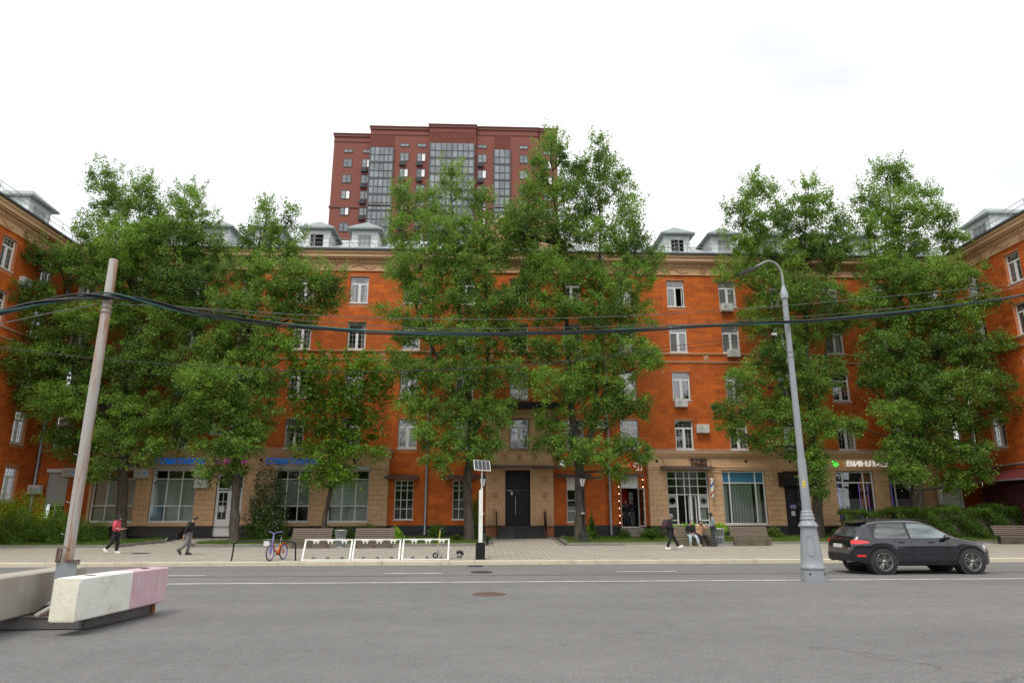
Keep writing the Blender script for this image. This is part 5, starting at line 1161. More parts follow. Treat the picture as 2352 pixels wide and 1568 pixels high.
# ---------------- rusty pole, concrete blocks (left) ----------------
KP=12.95/16.9; PX,PY=-9.62*KP,12.95; KZ=lambda z:1.8+(z-1.8)*KP; T=thing('lighting_pole','rust-streaked grey pole standing in a grey metal socket between concrete blocks','pole',(PX,PY,0))
b=MB(); b.lathe([(.097,.5),(.094,3.3),(.083,KZ(8.2)),(.077,KZ(8.22))],12,sm=True); b.build('pole','pole_rusty',T)
b=MB(); b.box(-.155,.155,-.155,.155,-.02,1.04); b.build('socket','lamp_grey',T).rotation_euler=(0,0,R(29))
b=MB(); b.box(-.18,-.125,-.19,-.11,1.04,1.28); b.tube([(-.15,-.18,1.22),(-.08,-.2,1.3),(.02,-.15,1.24)],.01,4); b.tube([(-.11,-.15,1.04),(-.1,-.18,1.26)],.015,5); b.box(-.02,.20,-.2,-.1,1.05,1.075); b.box(.16,.19,-.19,-.11,.99,1.06); b.build('rusty_brackets','rust_brown',T).rotation_euler=(0,0,R(29))
b=MB()
for z,r in ((KZ(7.05),.091),(KZ(6.92),.092),(KZ(6.80),.093)): b.tube([(r*cos(k),r*sin(k),z) for k in np.linspace(0,2*pi,13)],.014,4)
b.build('cable_bands','galv',T); b=MB()
for z in (2.05,2.9,1.5): b.tube([(-.09,-.05,z),(-.14,-.08,z+.02)],.010,4)
b.build('hooks','galv',T)
def blockmesh(A,C,th,poly,bev=.02):
    """A near bottom corner, C far corner (XY); body extends th to the left of A->C; poly in (along, z)"""
    A=Vector((*A,0)); C=Vector((*C,0)); d=(C-A).normalized(); n=Vector((-d.y,d.x,0)); b=MB(); m=len(poly); rows=[]
    nn=8; pts=[]
    for (o,s) in ((0,bev),(bev,0),(th-bev,0),(th,bev)):
        cx=sum(p[0] for p in poly)/m; cz=sum(p[1] for p in poly)/m
        ring=[]
        for p in poly:
            q=(p[0]-math.copysign(min(s,abs(p[0]-cx)),p[0]-cx),p[1]-math.copysign(min(s,abs(p[1]-cz)),p[1]-cz)); v=A+d*q[0]+n*o; ring.append((v.x,v.y,q[1]))
        rows.append(ring)
    vs=[v for r in rows for v in r]; fs=[tuple(range(m))]+[tuple(range(3*m,4*m))[::-1]]
    for r in range(3): fs+= [(r*m+i,(r+1)*m+i,(r+1)*m+(i+1)%m,r*m+(i+1)%m) for i in range(m)]
    b.add(vs,fs); return b
T=thing('concrete_block','white concrete block with a pink painted end, resting tilted on a steel frame','concrete block',(0,0,0))
# split into painted faces: one block, three coats laid as separate solid lengths
A=(-6.44,11.75); C=(-6.24,14.46); d=(Vector(C)-Vector(A)).normalized(); P=lambda t:(A[0]+d.x*t,A[1]+d.y*t)
blockmesh(P(0),P(1.50),.42,[(.0,.20),(1.5,.20),(1.5,.857),(0.03,.857)]).build('body','block_white',T)
blockmesh(P(1.50),P(2.72),.42,[(0,.20),(1.22,.205),(1.22,.845),(0,.857)]).build('pink_end','block_pink',T)
b=MB(); n=Vector((-d.y,d.x)); q0=Vector(A)-d*.004; q1=q0+n*.42
b.add([(q0.x-n.x*-.01,q0.y,.215),(q1.x,q1.y,.215),(q1.x,q1.y,.845),(q0.x,q0.y,.845)],[(0,1,2,3)]); b.build('cream_end_face','block_cream',T)
b=MB()
for t in (.55,2.2):
    c=Vector(A)+d*t+n*.2; b.lathe([(0,.860),(.09,.860)],10,(c.x,c.y,0))
b.build('lifting_pocket','rust_brown',T)
T=thing('concrete_block.001','weathered beige concrete block with slanted end, behind the white and pink one','concrete block',(0,0,0))
blockmesh((-7.62,11.2),(-7.86,14.5),.5,[(-1.2,.2),(1.72,.2),(2.2,.36),(3.32,.68),(3.32,.865),(-1.2,.87)]).build('body','concrete_beige',T)
T=thing('steel_frame','low rusty steel beam frame carrying the two concrete blocks','frame',(0,0,0))
def beam(p,q,name='beam'):
    p=Vector((*p,0)); q=Vector((*q,0)); d_=(q-p); Ln=d_.length; d_.normalize(); n_=Vector((-d_.y,d_.x,0)); b=MB()
    for (o0,o1,z0,z1) in ((0,.09,.0,.012),(0,.09,.178,.19),(.03,.042,.012,.178)):
        vs=[]
        for z in (z0,z1):
            for (t,o) in ((0,o0),(Ln,o0),(Ln,o1),(0,o1)): v=p+d_*t+n_*o; vs.append((v.x,v.y,z))
        b.add(vs,[(0,3,2,1),(4,5,6,7),(0,1,5,4),(1,2,6,5),(2,3,7,6),(3,0,4,7)])
    b.build(name,'rusty_steel',T)
beam((-10.6,12.42),(-6.66,12.50)); beam((-6.62,12.46),(-6.40,14.35)); beam((-10.6,14.2),(-6.5,14.3)); beam((-8.2,12.5),(-8.3,14.2))
b=MB(); b.box(-6.50,-6.40,14.3,14.42,0,.19); b.build('foot_plate','rust',T)
b=MB(); b.tube([(-7.5,12.5,.19),(-6.95,12.95,.62)],.045,8); b.build('strut','concrete_beige',T); b=MB(); b.tube([(-7.9,12.6,.17),(-6.95,12.75,.21)],.02,6); b.tube([(-8.3,12.9,.2),(-7.1,13.0,.2)],.02,6); b.build('rusty_rods','rust',T)
# manholes
def manhole(name,label,X,Y,r,m,rim):
    T=thing(name,label,'manhole cover',(X,Y,gz(X,Y)+.004)); b=MB(); b.lathe([(0,.012),(r*.86,.012),(r*.88,.004)],24); 
    for i in range(-4,5):
        for j in range(-4,5):
            if (i*i+j*j)<17: b.box(i*r*.19-.02,i*r*.19+.02,j*r*.19-.02,j*r*.19+.02,.012,.02)
    b.build('cover',m,T); b=MB(); b.lathe([(r*.9,.004),(r*.92,.016),(r,.012),(r*1.02,0)],24); b.build('rim',rim,T)
manhole('manhole_cover','rusty round manhole cover alone in the foreground asphalt',.12,17.45,.40,'rust_brown','rust_brown')
manhole('manhole_cover.001','dark manhole cover near the kerb in front of the solar post',-.1,24.3,.36,'dark_metal','dark_metal')
manhole('manhole_cover.002','dark manhole cover on the pavement between the woman in pink and the man in black',-15.8,33.5,.4,'dark_metal','dark_metal')
manhole('manhole_cover.003','small dark gully by the kerb beside the solar post',-.35,27.2,.3,'dark_metal','dark_metal')
# ---------------- cables ----------------
def cable_pts(pts): # (vx,vy,Y)
    return [Vector((V(x,y,Y)[0],Y,V(x,y,Y)[1])) for x,y,Y in pts]
def spline(P,n=10):
    o=[]
    for i in range(len(P)-1):
        p0=P[max(i-1,0)];p1=P[i];p2=P[i+1];p3=P[min(i+2,len(P)-1)]
        for k in range(n): t=k/n; o.append(.5*((2*p1)+(p2-p0)*t+(2*p0-5*p1+4*p2-p3)*t*t+(3*p1-p0-3*p2+p3)*t**3))
    o.append(P[-1]); return o
main=spline(cable_pts([(-160,742,11.6),(0,718,12.2),(100,694,12.6),(200,680,12.8),(265,681,12.85),(350,696,13.2),(480,724,13.8),(650,744,14.6),(850,760,15.6),(1050,765,16.6),(1250,764,17.6),(1450,758,18.6),(1650,748,19.5),(1800,741,20.1),(1950,731,20.2),(2100,715,20.2),(2250,694,20.2),(2352,676,20.2),(2520,640,20.2)]),14)
T=thing('cable_bundle','thick bundle of twisted black and green cables sagging across the whole street','cable bundle')
for k in range(7):
    ph=k*2*pi/6; b=MB(); pts=[]
    for i,p in enumerate(main):
        rr=.046*(0.55+.45*sin(i*.045+k*1.3))*(0 if k==6 else 1); a=ph+i*.085+.8*sin(i*.03+k); pts.append(p+Vector((0,cos(a)*rr,sin(a)*rr*1.3)))
    b.tube(pts,.019 if k%3 else .022,5); b.build('cable','cable_green' if k in (1,4) else 'cable_black',T)
b=MB()
for i in range(6,len(main),13): p=main[i]; b.tube([p+Vector((0,-.0,-.07)),p+Vector((0,0,.06)),p+Vector((.01,0,.12))],.009,4)
b.build('ties','cable_black',T,kind='stuff')
def wire(label,pts,r=.008,m='wire_grey'):
    T=thing('overhead_wire',label,'wire',group='thin wires over the street'); b=MB(); b.tube(spline(cable_pts(pts),8),r,4); b.build('wire',m,T)
wire('thin pale wire running just above the cable bundle right of the rusty pole',[(262,698,12.9),(500,710,14),(800,728,15.4),(1176,733,17.3),(1500,722,18.8),(1800,702,20.1),(2100,675,20.2),(2352,650,20.2),(2500,632,20.2)])
wire('thin wire from the left frame edge up to the rusty pole',[(-100,756,11.9),(0,743,12.2),(120,718,12.5),(236,696,12.9)])
wire('dark thin wire sagging from the left wing to the street lamp bracket',[(-100,788,16),(0,798,16.3),(250,826,17),(500,842,17.6),(700,852,18),(900,852,18.5),(1176,840,19.2),(1400,815,19.7),(1600,788,20.0),(1770,768,20.2),(1796,766,20.25)],.009,'cable_black')
wire('loose second strand of the dark wire near the street lamp',[(900,853,18.5),(1176,843,19.2),(1400,821,19.7),(1600,797,20.0),(1795,775,20.25)],.007,'cable_black')
wire('thin steel messenger wire lying on top of the cable bundle',[(262,684,12.8),(480,712,13.8),(850,748,15.6),(1176,754,17.3),(1650,739,19.5),(2100,702,20.2),(2500,628,20.2)],.007)
b=MB(); b.cbox(tuple(cable_pts([(1778,767,20.2)])[0]),(.16,.05,.06)); o=b.build('cable_connector','white_paint'); tag(o,'small white connector on the dark wire left of the lamp pole','connector')
# ---------------- lantern posts, solar post ----------------
def lantern(name,label,X,Y):
    z=gz(X,Y); T=thing(name,label,'lantern post',(X,Y,z),group='black lantern posts in the lawn')
    b=MB(); b.box(-.22,.22,-.22,.22,0,.45); b.box(-.26,.26,-.26,.26,.45,.55); b.build('plinth_block','dark_metal',T)
    b=MB(); b.lathe([(.16,.55),(.10,.62),(.09,.8),(.07,.9),(.06,1.6),(.10,1.62),(.10,1.70),(.055,1.73),(.045,2.9),(.09,2.93),(.09,2.98),(.04,3.02),(.04,3.15)],12); b.build('post','black_paint',T)
    b=MB(); b.lathe([(.075,.0),(.09,.05),(.085,.12)],12,(0,0,.62)); b.lathe([(.11,1.62),(.11,1.7)],12); b.build('silver_bands','bin_metal',T)
    b=MB(); b.lathe([(.09,3.15),(.21,3.6)],6,sm=False); b.build('glass_body','frosted',T)
    b=MB()
    for k in range(6): a=2*pi*(k+.5)/6; b.tube([(.09*cos(a),.09*sin(a),3.13),(.215*cos(a),.215*sin(a),3.62)],.014,4)
    b.lathe([(.25,3.6),(.25,3.64),(.14,3.80),(.05,3.84),(.05,3.9),(0,3.98)],6,sm=False); b.lathe([(.11,3.1),(.10,3.16)],6,sm=False); b.build('cage','black_paint',T)
lantern('lantern_post','black lantern post directly behind the solar lamp post',-.14,40.2); lantern('lantern_post.001','black lantern post in front of the forked poplar trunk',5.62,40.2)
X,Y=-.17,27.95*1.03; z=gz(X,Y); T=thing('solar_post','white square mast with a tilted solar panel on a black weighted base','solar post',(X,Y,z))
b=MB(); b.box(-.19,.19,-.19,.19,0,.60); b.build('base','black_paint',T); b=MB(); b.prism([(-.19,.60),(.19,.60),(.14,.66),(-.14,.66)],-.18,.18,'y'); b.build('base_cap','black_paint',T)
b=MB(); b.box(-.08,.08,-.06,.06,.66,2.72); b.build('mast','white_paint',T); b=MB(); b.box(-.008,.008,-.065,-.058,1.62,1.66); b.box(-.02,.02,-.063,-.058,1.2,1.21); b.build('mast_marks','dark_metal',T)
b=MB(); b.tube([(.03,0,2.7),(.03,0,3.65)],.028,8); b.lathe([(.05,2.72),(.05,2.8)],8,(.03,0,0)); b.build('tube','white_paint',T)
o=obj('solar_panel',None,T,(.03,-.05,3.72)); o.rotation_euler=(R(38),R(4),R(8))
b=MB(); b.box(-.34,.34,-.36,.36,-.02,.015); 
b.build('panel_frame','white_paint',o)
for i in range(4):
    for j in range(1): q=MB(); q.box(-.32+i*.163,-.32+i*.163+.152,-.34,.34,.016,.02); q.build('cell','solar_cell',o)
# ---------------- benches, bins, racks ----------------
def make_bench(w):
    T=thing('bench','x','bench',group='slatted wooden benches')
    prof=[((.42,.96),(.38,.88)),((.365,.855),(.325,.775)),((.31,.75),(.27,.67)),((.255,.645),(.215,.565)),((.20,.54),(.165,.46))]
    seat=[(.10,.425),(.0,.43),(-.10,.44),(-.20,.445)]
    front=[((-.26,.44),(-.27,.35)),((-.272,.335),(-.265,.255)),((-.262,.24),(-.25,.16)),((-.247,.145),(-.23,.07)),((-.228,.055),(-.22,.0))]
    for (p,q) in prof: b=MB(); b.prism([p,(p[0]-.03,p[1]+.012),(q[0]-.03,q[1]+.012),q],-w/2,w/2,'x'); b.build('slat','wood_weathered',T)
    for (y,z) in seat: b=MB(); b.box(-w/2,w/2,y-.045,y+.04,z-.03,z); b.build('slat','wood_weathered',T)
    for (p,q) in front: b=MB(); b.prism([p,(p[0]+.03,p[1]),(q[0]+.03,q[1]),q],-w/2,w/2,'x'); b.build('slat','wood_weathered',T)
    for x in (-w/2+.15,0,w/2-.15): b=MB(); b.prism([(-.22,.02),(-.24,.40),(.14,.39),(.38,.93),(.41,.92),(.22,.40),(.2,.02)],x-.02,x+.02,'x'); b.build('side_frame','dark_metal',T)
    return T
bn=make_bench(2.05)
bl_=[(670,757,37.1,'grey slatted bench left of the paired benches, nearest the bicycle'),(815,903,37.0,'grey slatted bench just right of the litter bin, behind the white racks'),(1545,1640,37.6,'brown slatted bench on which two men sit'),(1677,1772,37.6,'empty brown slatted bench right of the standing man'),(2292,2375,38.2,'grey slatted bench at the right edge before the hedge')]
for i,(x0,x1,Y,lb) in enumerate(bl_):
    o=bn if i==0 else copy_tree(bn); X=(VX(x0,Y,1240)+VX(x1,Y,1240))/2; o.location=(X,Y,gz(X,Y)+.01); o['label']=lb
BX3=(VX(1545,37.6,1240)+VX(1640,37.6,1240))/2
def make_bin():
    T=thing('litter_bin','x','litter bin',group='slatted metal litter bins')
    b=MB(); b.lathe([(.20,.06),(.22,.80)],18); b.build('liner','dark_metal',T)
    for k in range(20):
        a=2*pi*k/20; q=MB(); q.tube([(.23*cos(a),.23*sin(a),.04),(.24*cos(a),.24*sin(a),.55),(.285*cos(a),.285*sin(a),.86)],.016,4,sm=False); q.build('bar','bin_metal',T)
    b=MB(); b.lathe([(.29,.85),(.31,.86),(.31,.90),(.28,.90),(.28,.86)],20); b.lathe([(.245,.42),(.25,.43),(.25,.46),(.245,.47)],20); b.lathe([(.0,.02),(.25,.02),(.25,.06),(.0,.06)],18); b.build('rim','bin_metal',T); return T
bn2=make_bin()
for i,(x,Y,lb) in enumerate(((782,37.4,'pale slatted litter bin standing between the two left benches'),(1653,38.0,'pale slatted litter bin beside the standing man'))):
    o=bn2 if i==0 else copy_tree(bn2); X=VX(x,Y,1240); o.location=(X,Y,gz(X,Y)); o['label']=lb
Y=28.55; Xa=VX(533,Y,1270); Xb=VX(680,Y,1270); T=thing('bike_rail','low black tubular rail with bent legs beside the purple bicycle','rail',(Xa,Y,gz(Xa,Y))); w_=Xb-Xa
b=MB(); b.tube([(0,0,0),(.03,0,.4),(.04,0,.62),(.12,0,.72),(.25,0,.75),(w_-.25,0,.75),(w_-.12,0,.72),(w_-.04,0,.62),(w_-.03,0,.4),(w_,0,0)],.032,8); b.build('tube','black_paint',T); b=MB(); b.box(-.08,.08,-.06,.06,0,.012); b.box(w_-.08,w_+.08,-.06,.06,0,.012); b.build('foot_plates','black_paint',T)
rk=None
for i,(x0,x1,lb) in enumerate(((693,805,'left unit of the white scooter rack, next to the black rail'),(808,918,'middle unit of the white scooter rack'),(922,1031,'right unit of the white scooter rack, holding the scooter'))):
    Y=28.6; Xa=VX(x0,Y,1270); Xb=VX(x1,Y,1270); T=thing('scooter_rack' if i==0 else 'scooter_rack.%03d'%i,lb,'scooter rack',(Xa,Y,gz(Xa,Y)),group='white scooter racks'); w_=Xb-Xa; dy=.42; h=.76
    for x in (.03,w_-.03): b=MB(); b.prism([(-.03,0),(.03,0),(dy+.03,h),(dy-.03,h)],x-.028,x+.028,'x'); b.build('post','white_paint',T)
    b=MB(); b.box(0.06,w_-.06,-.05,.04,0,.06); b.build('bottom_rail','white_paint',T); b=MB(); b.box(-.005,w_+.005,dy-.04,dy+.03,h,h+.05); b.build('top_rail','white_paint',T)
    for k in range(3):
        x=w_*(k+.62)/3.4+.12; q=MB(); 
        for s in (-1,1): q.box(x+s*.07-.02,x+s*.07+.02,dy-.16,dy-.05,h-.13,h)
        q.box(x-.13,x+.13,dy-.10,dy-.05,h-.05,h+.0); q.build('hook','white_paint',T)
        q=MB(); q.prism([(x-.09,.06),(x-.05,.12),(x+.05,.12),(x+.09,.06)],-.03,.02,'y'); q.tube([(x-.05,.0,.12),(x,-.05,.15),(x+.05,0,.12)],.015,4); q.build('wheel_holder','rusty_steel',T)
# wheels helper
def wheel(parent,c,r,w,ax,tyre='rubber',rim='rim_metal',spokes=14,rr=.85,name='wheel'):
    o=obj(name,None,parent,c)
    b=MB(); b.lathe([(r*rr,-w*.35),(r*.93,-w*.5),(r,-w*.25),(r,w*.25),(r*.93,w*.5),(r*rr,w*.35),(r*rr,-w*.35)],28,axis='y',cap=False); b.build('tyre',tyre,o)
    b=MB(); b.lathe([(r*rr*.93,-w*.28),(r*rr,-w*.32),(r*rr,w*.32),(r*rr*.93,w*.28),(r*rr*.93,-w*.28)],24,axis='y',cap=False)
    for k in range(spokes): a=2*pi*k/spokes; b.tube([(r*.1*cos(a),0,r*.1*sin(a)),(r*rr*cos(a),0,r*rr*sin(a))],r*.014 if spokes>8 else r*.06,3,cap=False)
    b.lathe([(r*.13,-w*.5),(r*.13,w*.5)],10,axis='y'); b.build('rim',rim,o); return o
# bicycle (local x = forward)
mat('bike_violet',(.22,.20,.48),.35)
BX,BY=VX(636,28.9,1270),28.9; T=thing('bicycle','lilac and orange rental bicycle on its stand by the black rail','bicycle',(BX,BY,gz(BX,BY)),R(-104))
for c,m in ((.50,'bike_violet'),(-.50,'bike_orange')):
    wheel(T,(c,0,.31),.31,.045,'y','rubber','bike_violet',10,.90)
b=MB(); b.tube([(.50,0,.31),(.42,0,.62),(.36,0,.86),(.33,0,1.02)],.028,7); b.tube([(.5,.05,.31),(.43,.05,.60)],.014,5); b.tube([(.5,-.05,.31),(.43,-.05,.60)],.014,5); b.build('fork','bike_violet',T)
b=MB(); b.tube([(.40,0,.70),(.22,0,.42),(.0,0,.30),(-.12,0,.30)],.035,8); b.tube([(-.12,0,.28),(-.2,0,.62)],.026,7); b.tube([(-.12,0,.3),(-.5,0.05,.31)],.018,5); b.tube([(-.18,0,.55),(-.5,.05,.31)],.014,5); b.build('frame','bike_orange',T)
b=MB(); b.tube([(-.2,0,.62),(-.25,0,.90)],.016,6); b.build('seat_post','chrome',T); b=MB(); b.sphere((-.26,0,.93),(.14,.075,.04),6); b.build('saddle','black_paint',T)
b=MB(); b.tube([(.33,0,1.02),(.34,.1,1.08),(.26,.28,1.10),(.20,.31,1.10)],.014,6); b.tube([(.33,0,1.02),(.34,-.1,1.08),(.26,-.28,1.10),(.20,-.31,1.10)],.014,6); b.build('handlebar','bike_violet',T)
b=MB()
for x0_ in (.52,.82):
    b.tube([(x0_,-.16,.62),(x0_,.16,.62),(x0_,.16,.82),(x0_,-.16,.82),(x0_,-.16,.62)],.008,4)
for y in (-.16,0,.16): b.tube([(.52,y,.62),(.82,y,.62),(.82,y,.82)],.006,4)
b.build('basket','galv',T); b=MB(); b.box(.825,.83,-.12,.12,.58,.76); b.build('plate','paper',T)
b=MB(); b.lathe([(.0,-.03),(.11,-.03),(.11,.03),(0,.03)],12,(-.12,-.03,.29),axis='y'); b.build('chain_guard','bike_orange',T); b=MB(); b.tube([(-.12,-.05,.29),(-.06,-.1,.17),(-.06,-.18,.17)],.012,4); b.tube([(-.12,.05,.29),(-.18,.1,.41),(-.18,.18,.41)],.012,4); b.tube([(-.1,.05,.28),(-.16,.16,.02)],.012,4); b.build('pedals','black_paint',T)
b=MB(); b.tube([(-.5-.34*cos(t),0,.31+.34*sin(t)) for t in np.linspace(.3,2.6,9)],.022,5); b.build('mudguard','bike_orange',T)
# scooter
SX,SY=VX(1028,29.6,1270),29.55; T=thing('electric_scooter','silver electric scooter with yellow stem hooked in the right white rack','scooter',(SX,SY,gz(SX,SY)),R(180+12))
wheel(T,(.50,0,.12),.12,.06,'y','rubber','rim_metal',6,.6); wheel(T,(-.50,0,.12),.12,.06,'y','rubber','rim_metal',6,.6)
b=MB(); b.prism([(-.42,.10),(.30,.10),(.38,.22),(.34,.26),(.26,.16),(-.42,.16)],-.08,.08,'y'); b.build('deck','scooter_silver',T)
b=MB(); b.tube([(-.50-.15*cos(t),0,.12+.15*sin(t)) for t in np.linspace(0,2.6,9)],.05,6); b.build('mudguard','dark_metal',T)
b=MB(); b.tube([(.5,.05,.12),(.44,.05,.32)],.018,6); b.tube([(.5,-.05,.12),(.44,-.05,.32)],.018,6); b.tube([(.44,0,.28),(.40,0,.50)],.04,7); b.tube([(.36,0,.24),(.42,0,.40)],.03,6); b.build('fork','scooter_silver',T)
b=MB(); b.tube([(.40,0,.5),(.32,0,1.12)],.026,7); b.build('stem','gold_yellow',T); b=MB(); b.tube([(.31,-.25,1.18),(.31,.25,1.18)],.016,6); b.cbox((.3,0,1.17),(.1,.12,.06)); b.tube([(.31,0,1.1),(.31,0,1.18)],.022,6); b.tube([(.33,-.1,1.17),(.42,-.04,1.0),(.40,0,.6)],.008,4); b.build('handlebar','black_paint',T)
b=MB(); b.tube([(.31,-.27,1.18),(.31,-.16,1.18)],.022,6); b.tube([(.31,.16,1.18),(.31,.27,1.18)],.022,6); b.build('grips','galv',T); b=MB(); b.tube([(.1,.08,.1),(.04,.16,.0)],.01,4); b.build('kickstand','dark_metal',T)
# ---------------- right wing shed, awning, lattice kiosk ----------------
T=thing('maroon_shed','dark maroon shed with a red sloping metal canopy against the right wing','shed',(XR-1.1,42.5,gz(XR,42)))
b=MB(); b.box(-.1,.9,-9,2.0,0,3.3); b.build('wall','maroon',T)
for k in range(10): q=MB(); q.box(-.13,-.1,-9+k*1.1,-8.95+k*1.1,.05,3.25); q.build('panel_rib','maroon',T)
b=MB(); b.prism([(-1.15,3.45),(1.05,4.25),(1.05,4.32),(-1.15,3.53)],-9.2,2.6,'y'); b.build('canopy','maroon_roof',T)
b=MB(); b.tube([(-1.15,2.7,3.46),(-1.15,-9.2,3.46)],.05,7); b.tube([(.85,3.1,6.2),(.85,2.9,4.6),(.85,2.6,4.45),(.85,-9,4.75)],.09,8); b.build('gutter_pipe','zinc',T)
b=MB(); b.box(.2,1.08,2.0,3.4,.1,3.6) ; 
T2=thing('lattice_cabinet','white lattice-fronted cabinet in the corner by the maroon shed','cabinet',(VX(2187,44.9,1130),44.9,gz(30,44.9)))
b=MB(); frame(b,1.35,2.3,.06,.5,0,.9,0); b.box(-.67,.67,.3,.34,.96,3.1); b.prism([(-.7,3.2),(.7,3.2),(.5,3.5),(-.2,3.55)],-.02,.5,'y'); b.build('frame','white_paint',T2)
b=MB()
for i in range(16): b.box(-.62+i*.08,-.605+i*.08,-.0,.012,.96,3.14)
for i in range(26): b.box(-.62,.62,.012,.02,.98+i*.085,.995+i*.085)
b.build('lattice','white_paint',T2,kind='stuff'); b=MB(); b.box(-.68,.68,.02,.48,0,.9); b.build('base','ac_white',T2)
# ---------------- car ----------------
def lerpc(pts,x):
    if x<=pts[0][0]: return pts[0][1]
    for (a,ya),(b_,yb) in zip(pts[:-1],pts[1:]):
        if x<=b_:
            t=(x-a)/(b_-a); return ya+(yb-ya)*t
    return pts[-1][1]
def smooth(pts,n=6):
    P=[Vector((a,b_,0)) for a,b_ in pts]; return [(p.x,p.y) for p in spline(P,n)]
TOP=smooth([(0,.80),(.06,1.0),(.16,1.10),(.32,1.33),(.52,1.56),(.9,1.645),(1.4,1.69),(2.0,1.70),(2.5,1.665),(2.85,1.56),(3.15,1.38),(3.5,1.16),(3.75,1.09),(4.2,1.02),(4.42,.93),(4.56,.82),(4.66,.66),(4.70,.55)])
BOT=[(0,.52),(.12,.40),(.4,.33),(.6,.30),(4.2,.28),(4.5,.28),(4.64,.33),(4.70,.42)]
WID=smooth([(0,.72),(.06,.80),(.2,.87),(.6,.94),(1.0,.962),(1.8,.945),(2.6,.94),(3.4,.955),(3.95,.955),(4.3,.90),(4.5,.80),(4.64,.66),(4.70,.50)])
WC=[(.98,.375),(3.87,.375)]; AR=.435
def sect(x):
    zt=lerpc(TOP,x); zb=lerpc(BOT,x); W=lerpc(WID,x)
    arch=None
    for cx,cz in WC:
        if abs(x-cx)<AR: arch=cz+sqrt(AR*AR-(x-cx)**2)
    if arch and arch>zb: zb=arch
    zB=min(1.07,zt-.05); fl=.02 if arch else 0
    g=zt-zB; k=min(1,g/.55); Wr=W*(.93-.20*k)
    L_=lambda t:zb+(zB-zb)*t
    pts=[(W*.93+fl,zb),(W*.975+fl,L_(.12)),(W*.985+fl*.7,L_(.35)),(W*1.0,L_(.62)),(W*.985,L_(.82)),(W*.945,zB),(W*(.945-.05*k),zB+.12*g),(Wr*.985+.02*(1-k),zB+.62*g),(Wr*.90,zB+.86*g),(Wr*.74,zB+.955*g),(Wr*.4,zt-.004),(0,zt)]
    if arch: 
        # keep lower points on or above the arch lip
        pass
    return pts
def side(x,z):
    s=sect(x)
    for (y0,z0),(y1,z1) in zip(s[:-1],s[1:]):
        if z0<=z<=z1+1e-6: t=(z-z0)/max(1e-6,z1-z0); return y0+(y1-y0)*t
    return s[0][0]
CX=VX(2020,22.75,1315)-.98; CY=23.3
CAR=thing('black_suv','black estate-bodied off-road car driving right along the road','car',(CX,CY,gz(CX+2.4,CY)))
xs=sorted(set([0,.02,.06,.12,.2,.3,.4,.5,.56]+[round(.56+i*.07,3) for i in range(57)]+[4.58,4.62,4.66,4.685,4.70]+[c+s*AR for c,_ in WC for s in (-1,1)]+[c+s*(AR-.012) for c,_ in WC for s in (-1,1)]))
b=MB(); R_=[]
for x in xs:
    s=sect(x); R_.append([(x,-y,z) for y,z in s]+[(x,y,z) for y,z in s[::-1][1:]])
m=len(R_[0]); b.v=[p for r in R_ for p in r]
b.f=[[i*m+j,(i+1)*m+j,(i+1)*m+j+1,i*m+j+1] for i in range(len(xs)-1) for j in range(m-1)]
b.f+=[list(range(m))[::-1],[ (len(xs)-1)*m+j for j in range(m)]]; b.m=[0]*len(b.f); b.sm=[True]*(len(b.f)-2)+[False]*2
body=b.build('body','car_paint',CAR)
b=MB(); b.box(.55,4.25,-.80,.80,.32,.60); 
for cx,cz in WC: pass
b.box(.4,4.4,-.55,.55,.24,.34); b.build('underbody','car_interior',CAR)
def patch(name,poly_top,poly_bot,x0,x1,m,off=.006,n=14,par=None,both=True,nz=5):
    b=MB()
    for sgn in ((-1,1) if both else (-1,)):
        vs=[]; b=MB()
        for i in range(n+1):
            x=x0+(x1-x0)*i/n; za=poly_bot(x); zc=max(za+.002,poly_top(x))
            for j in range(nz+1): z=za+(zc-za)*j/nz; vs.append((x,sgn*(side(x,z)+off),z))
        k=nz+1; b.add(vs,[(i*k+j,(i+1)*k+j,(i+1)*k+j+1,i*k+j+1) for i in range(n) for j in range(nz)],0,True); r_=b.build(name,m,par or CAR)
    return r_
wt=lambda x: min(lerpc(TOP,x)-.115,1.565); wb=lambda x:1.105+.012*(x-2)
patch('window_trim',lambda x:wt(x)+.022,lambda x:wb(x)-.022,.72,3.30,'car_plastic',.004,30)
patch('side_window',lambda x:min(wt(x),1.12+(x-.74)*1.55),wb,.80,1.90,'car_glass_dark' if False else 'side_glass' if 'side_glass' in M else (mat('side_glass',(.02,.022,.025),.06,spec=.6,coat=.5,vscale=1.6,col2=(.13,.145,.15),stretch=(.5,1,5)) and 'side_glass'),.009,18)
patch('side_window',wt,wb,1.99,3.24,'front_glass' if 'front_glass' in M else (mat('front_glass',(.06,.075,.08),.05,spec=.6,coat=.5,vscale=1.6,col2=(.24,.28,.29),stretch=(.5,1,3)) and 'front_glass'),.009,22)
for (x0,x1,nm,m,off) in ((2.90,3.46,'windscreen','side_glass',.006),(.20,.46,'rear_window','side_glass',.006)):
    b=MB(); vs=[]; nn=8
    for i in range(nn+1):
        x=x0+(x1-x0)*i/nn; s=sect(x)
        row=[(x,-s[j][0],s[j][1]+off) for j in (8,9,10,11)]+[(x,s[j][0],s[j][1]+off) for j in (10,9,8)]
        vs+=[(p[0]+(-.006 if x0<1 else .006),p[1]*.97,p[2]) for p in row]
    b.add(vs,[(i*7+j,(i+1)*7+j,(i+1)*7+j+1,i*7+j+1) for i in range(nn) for j in range(6)],0,True); b.build(nm,m,CAR)
b=MB(); b.prism([(.36,1.55),(.60,1.585),(.75,1.615),(.72,1.65),(.45,1.615),(.30,1.57)],-.60,.60,'y'); b.build('spoiler','car_paint',CAR)
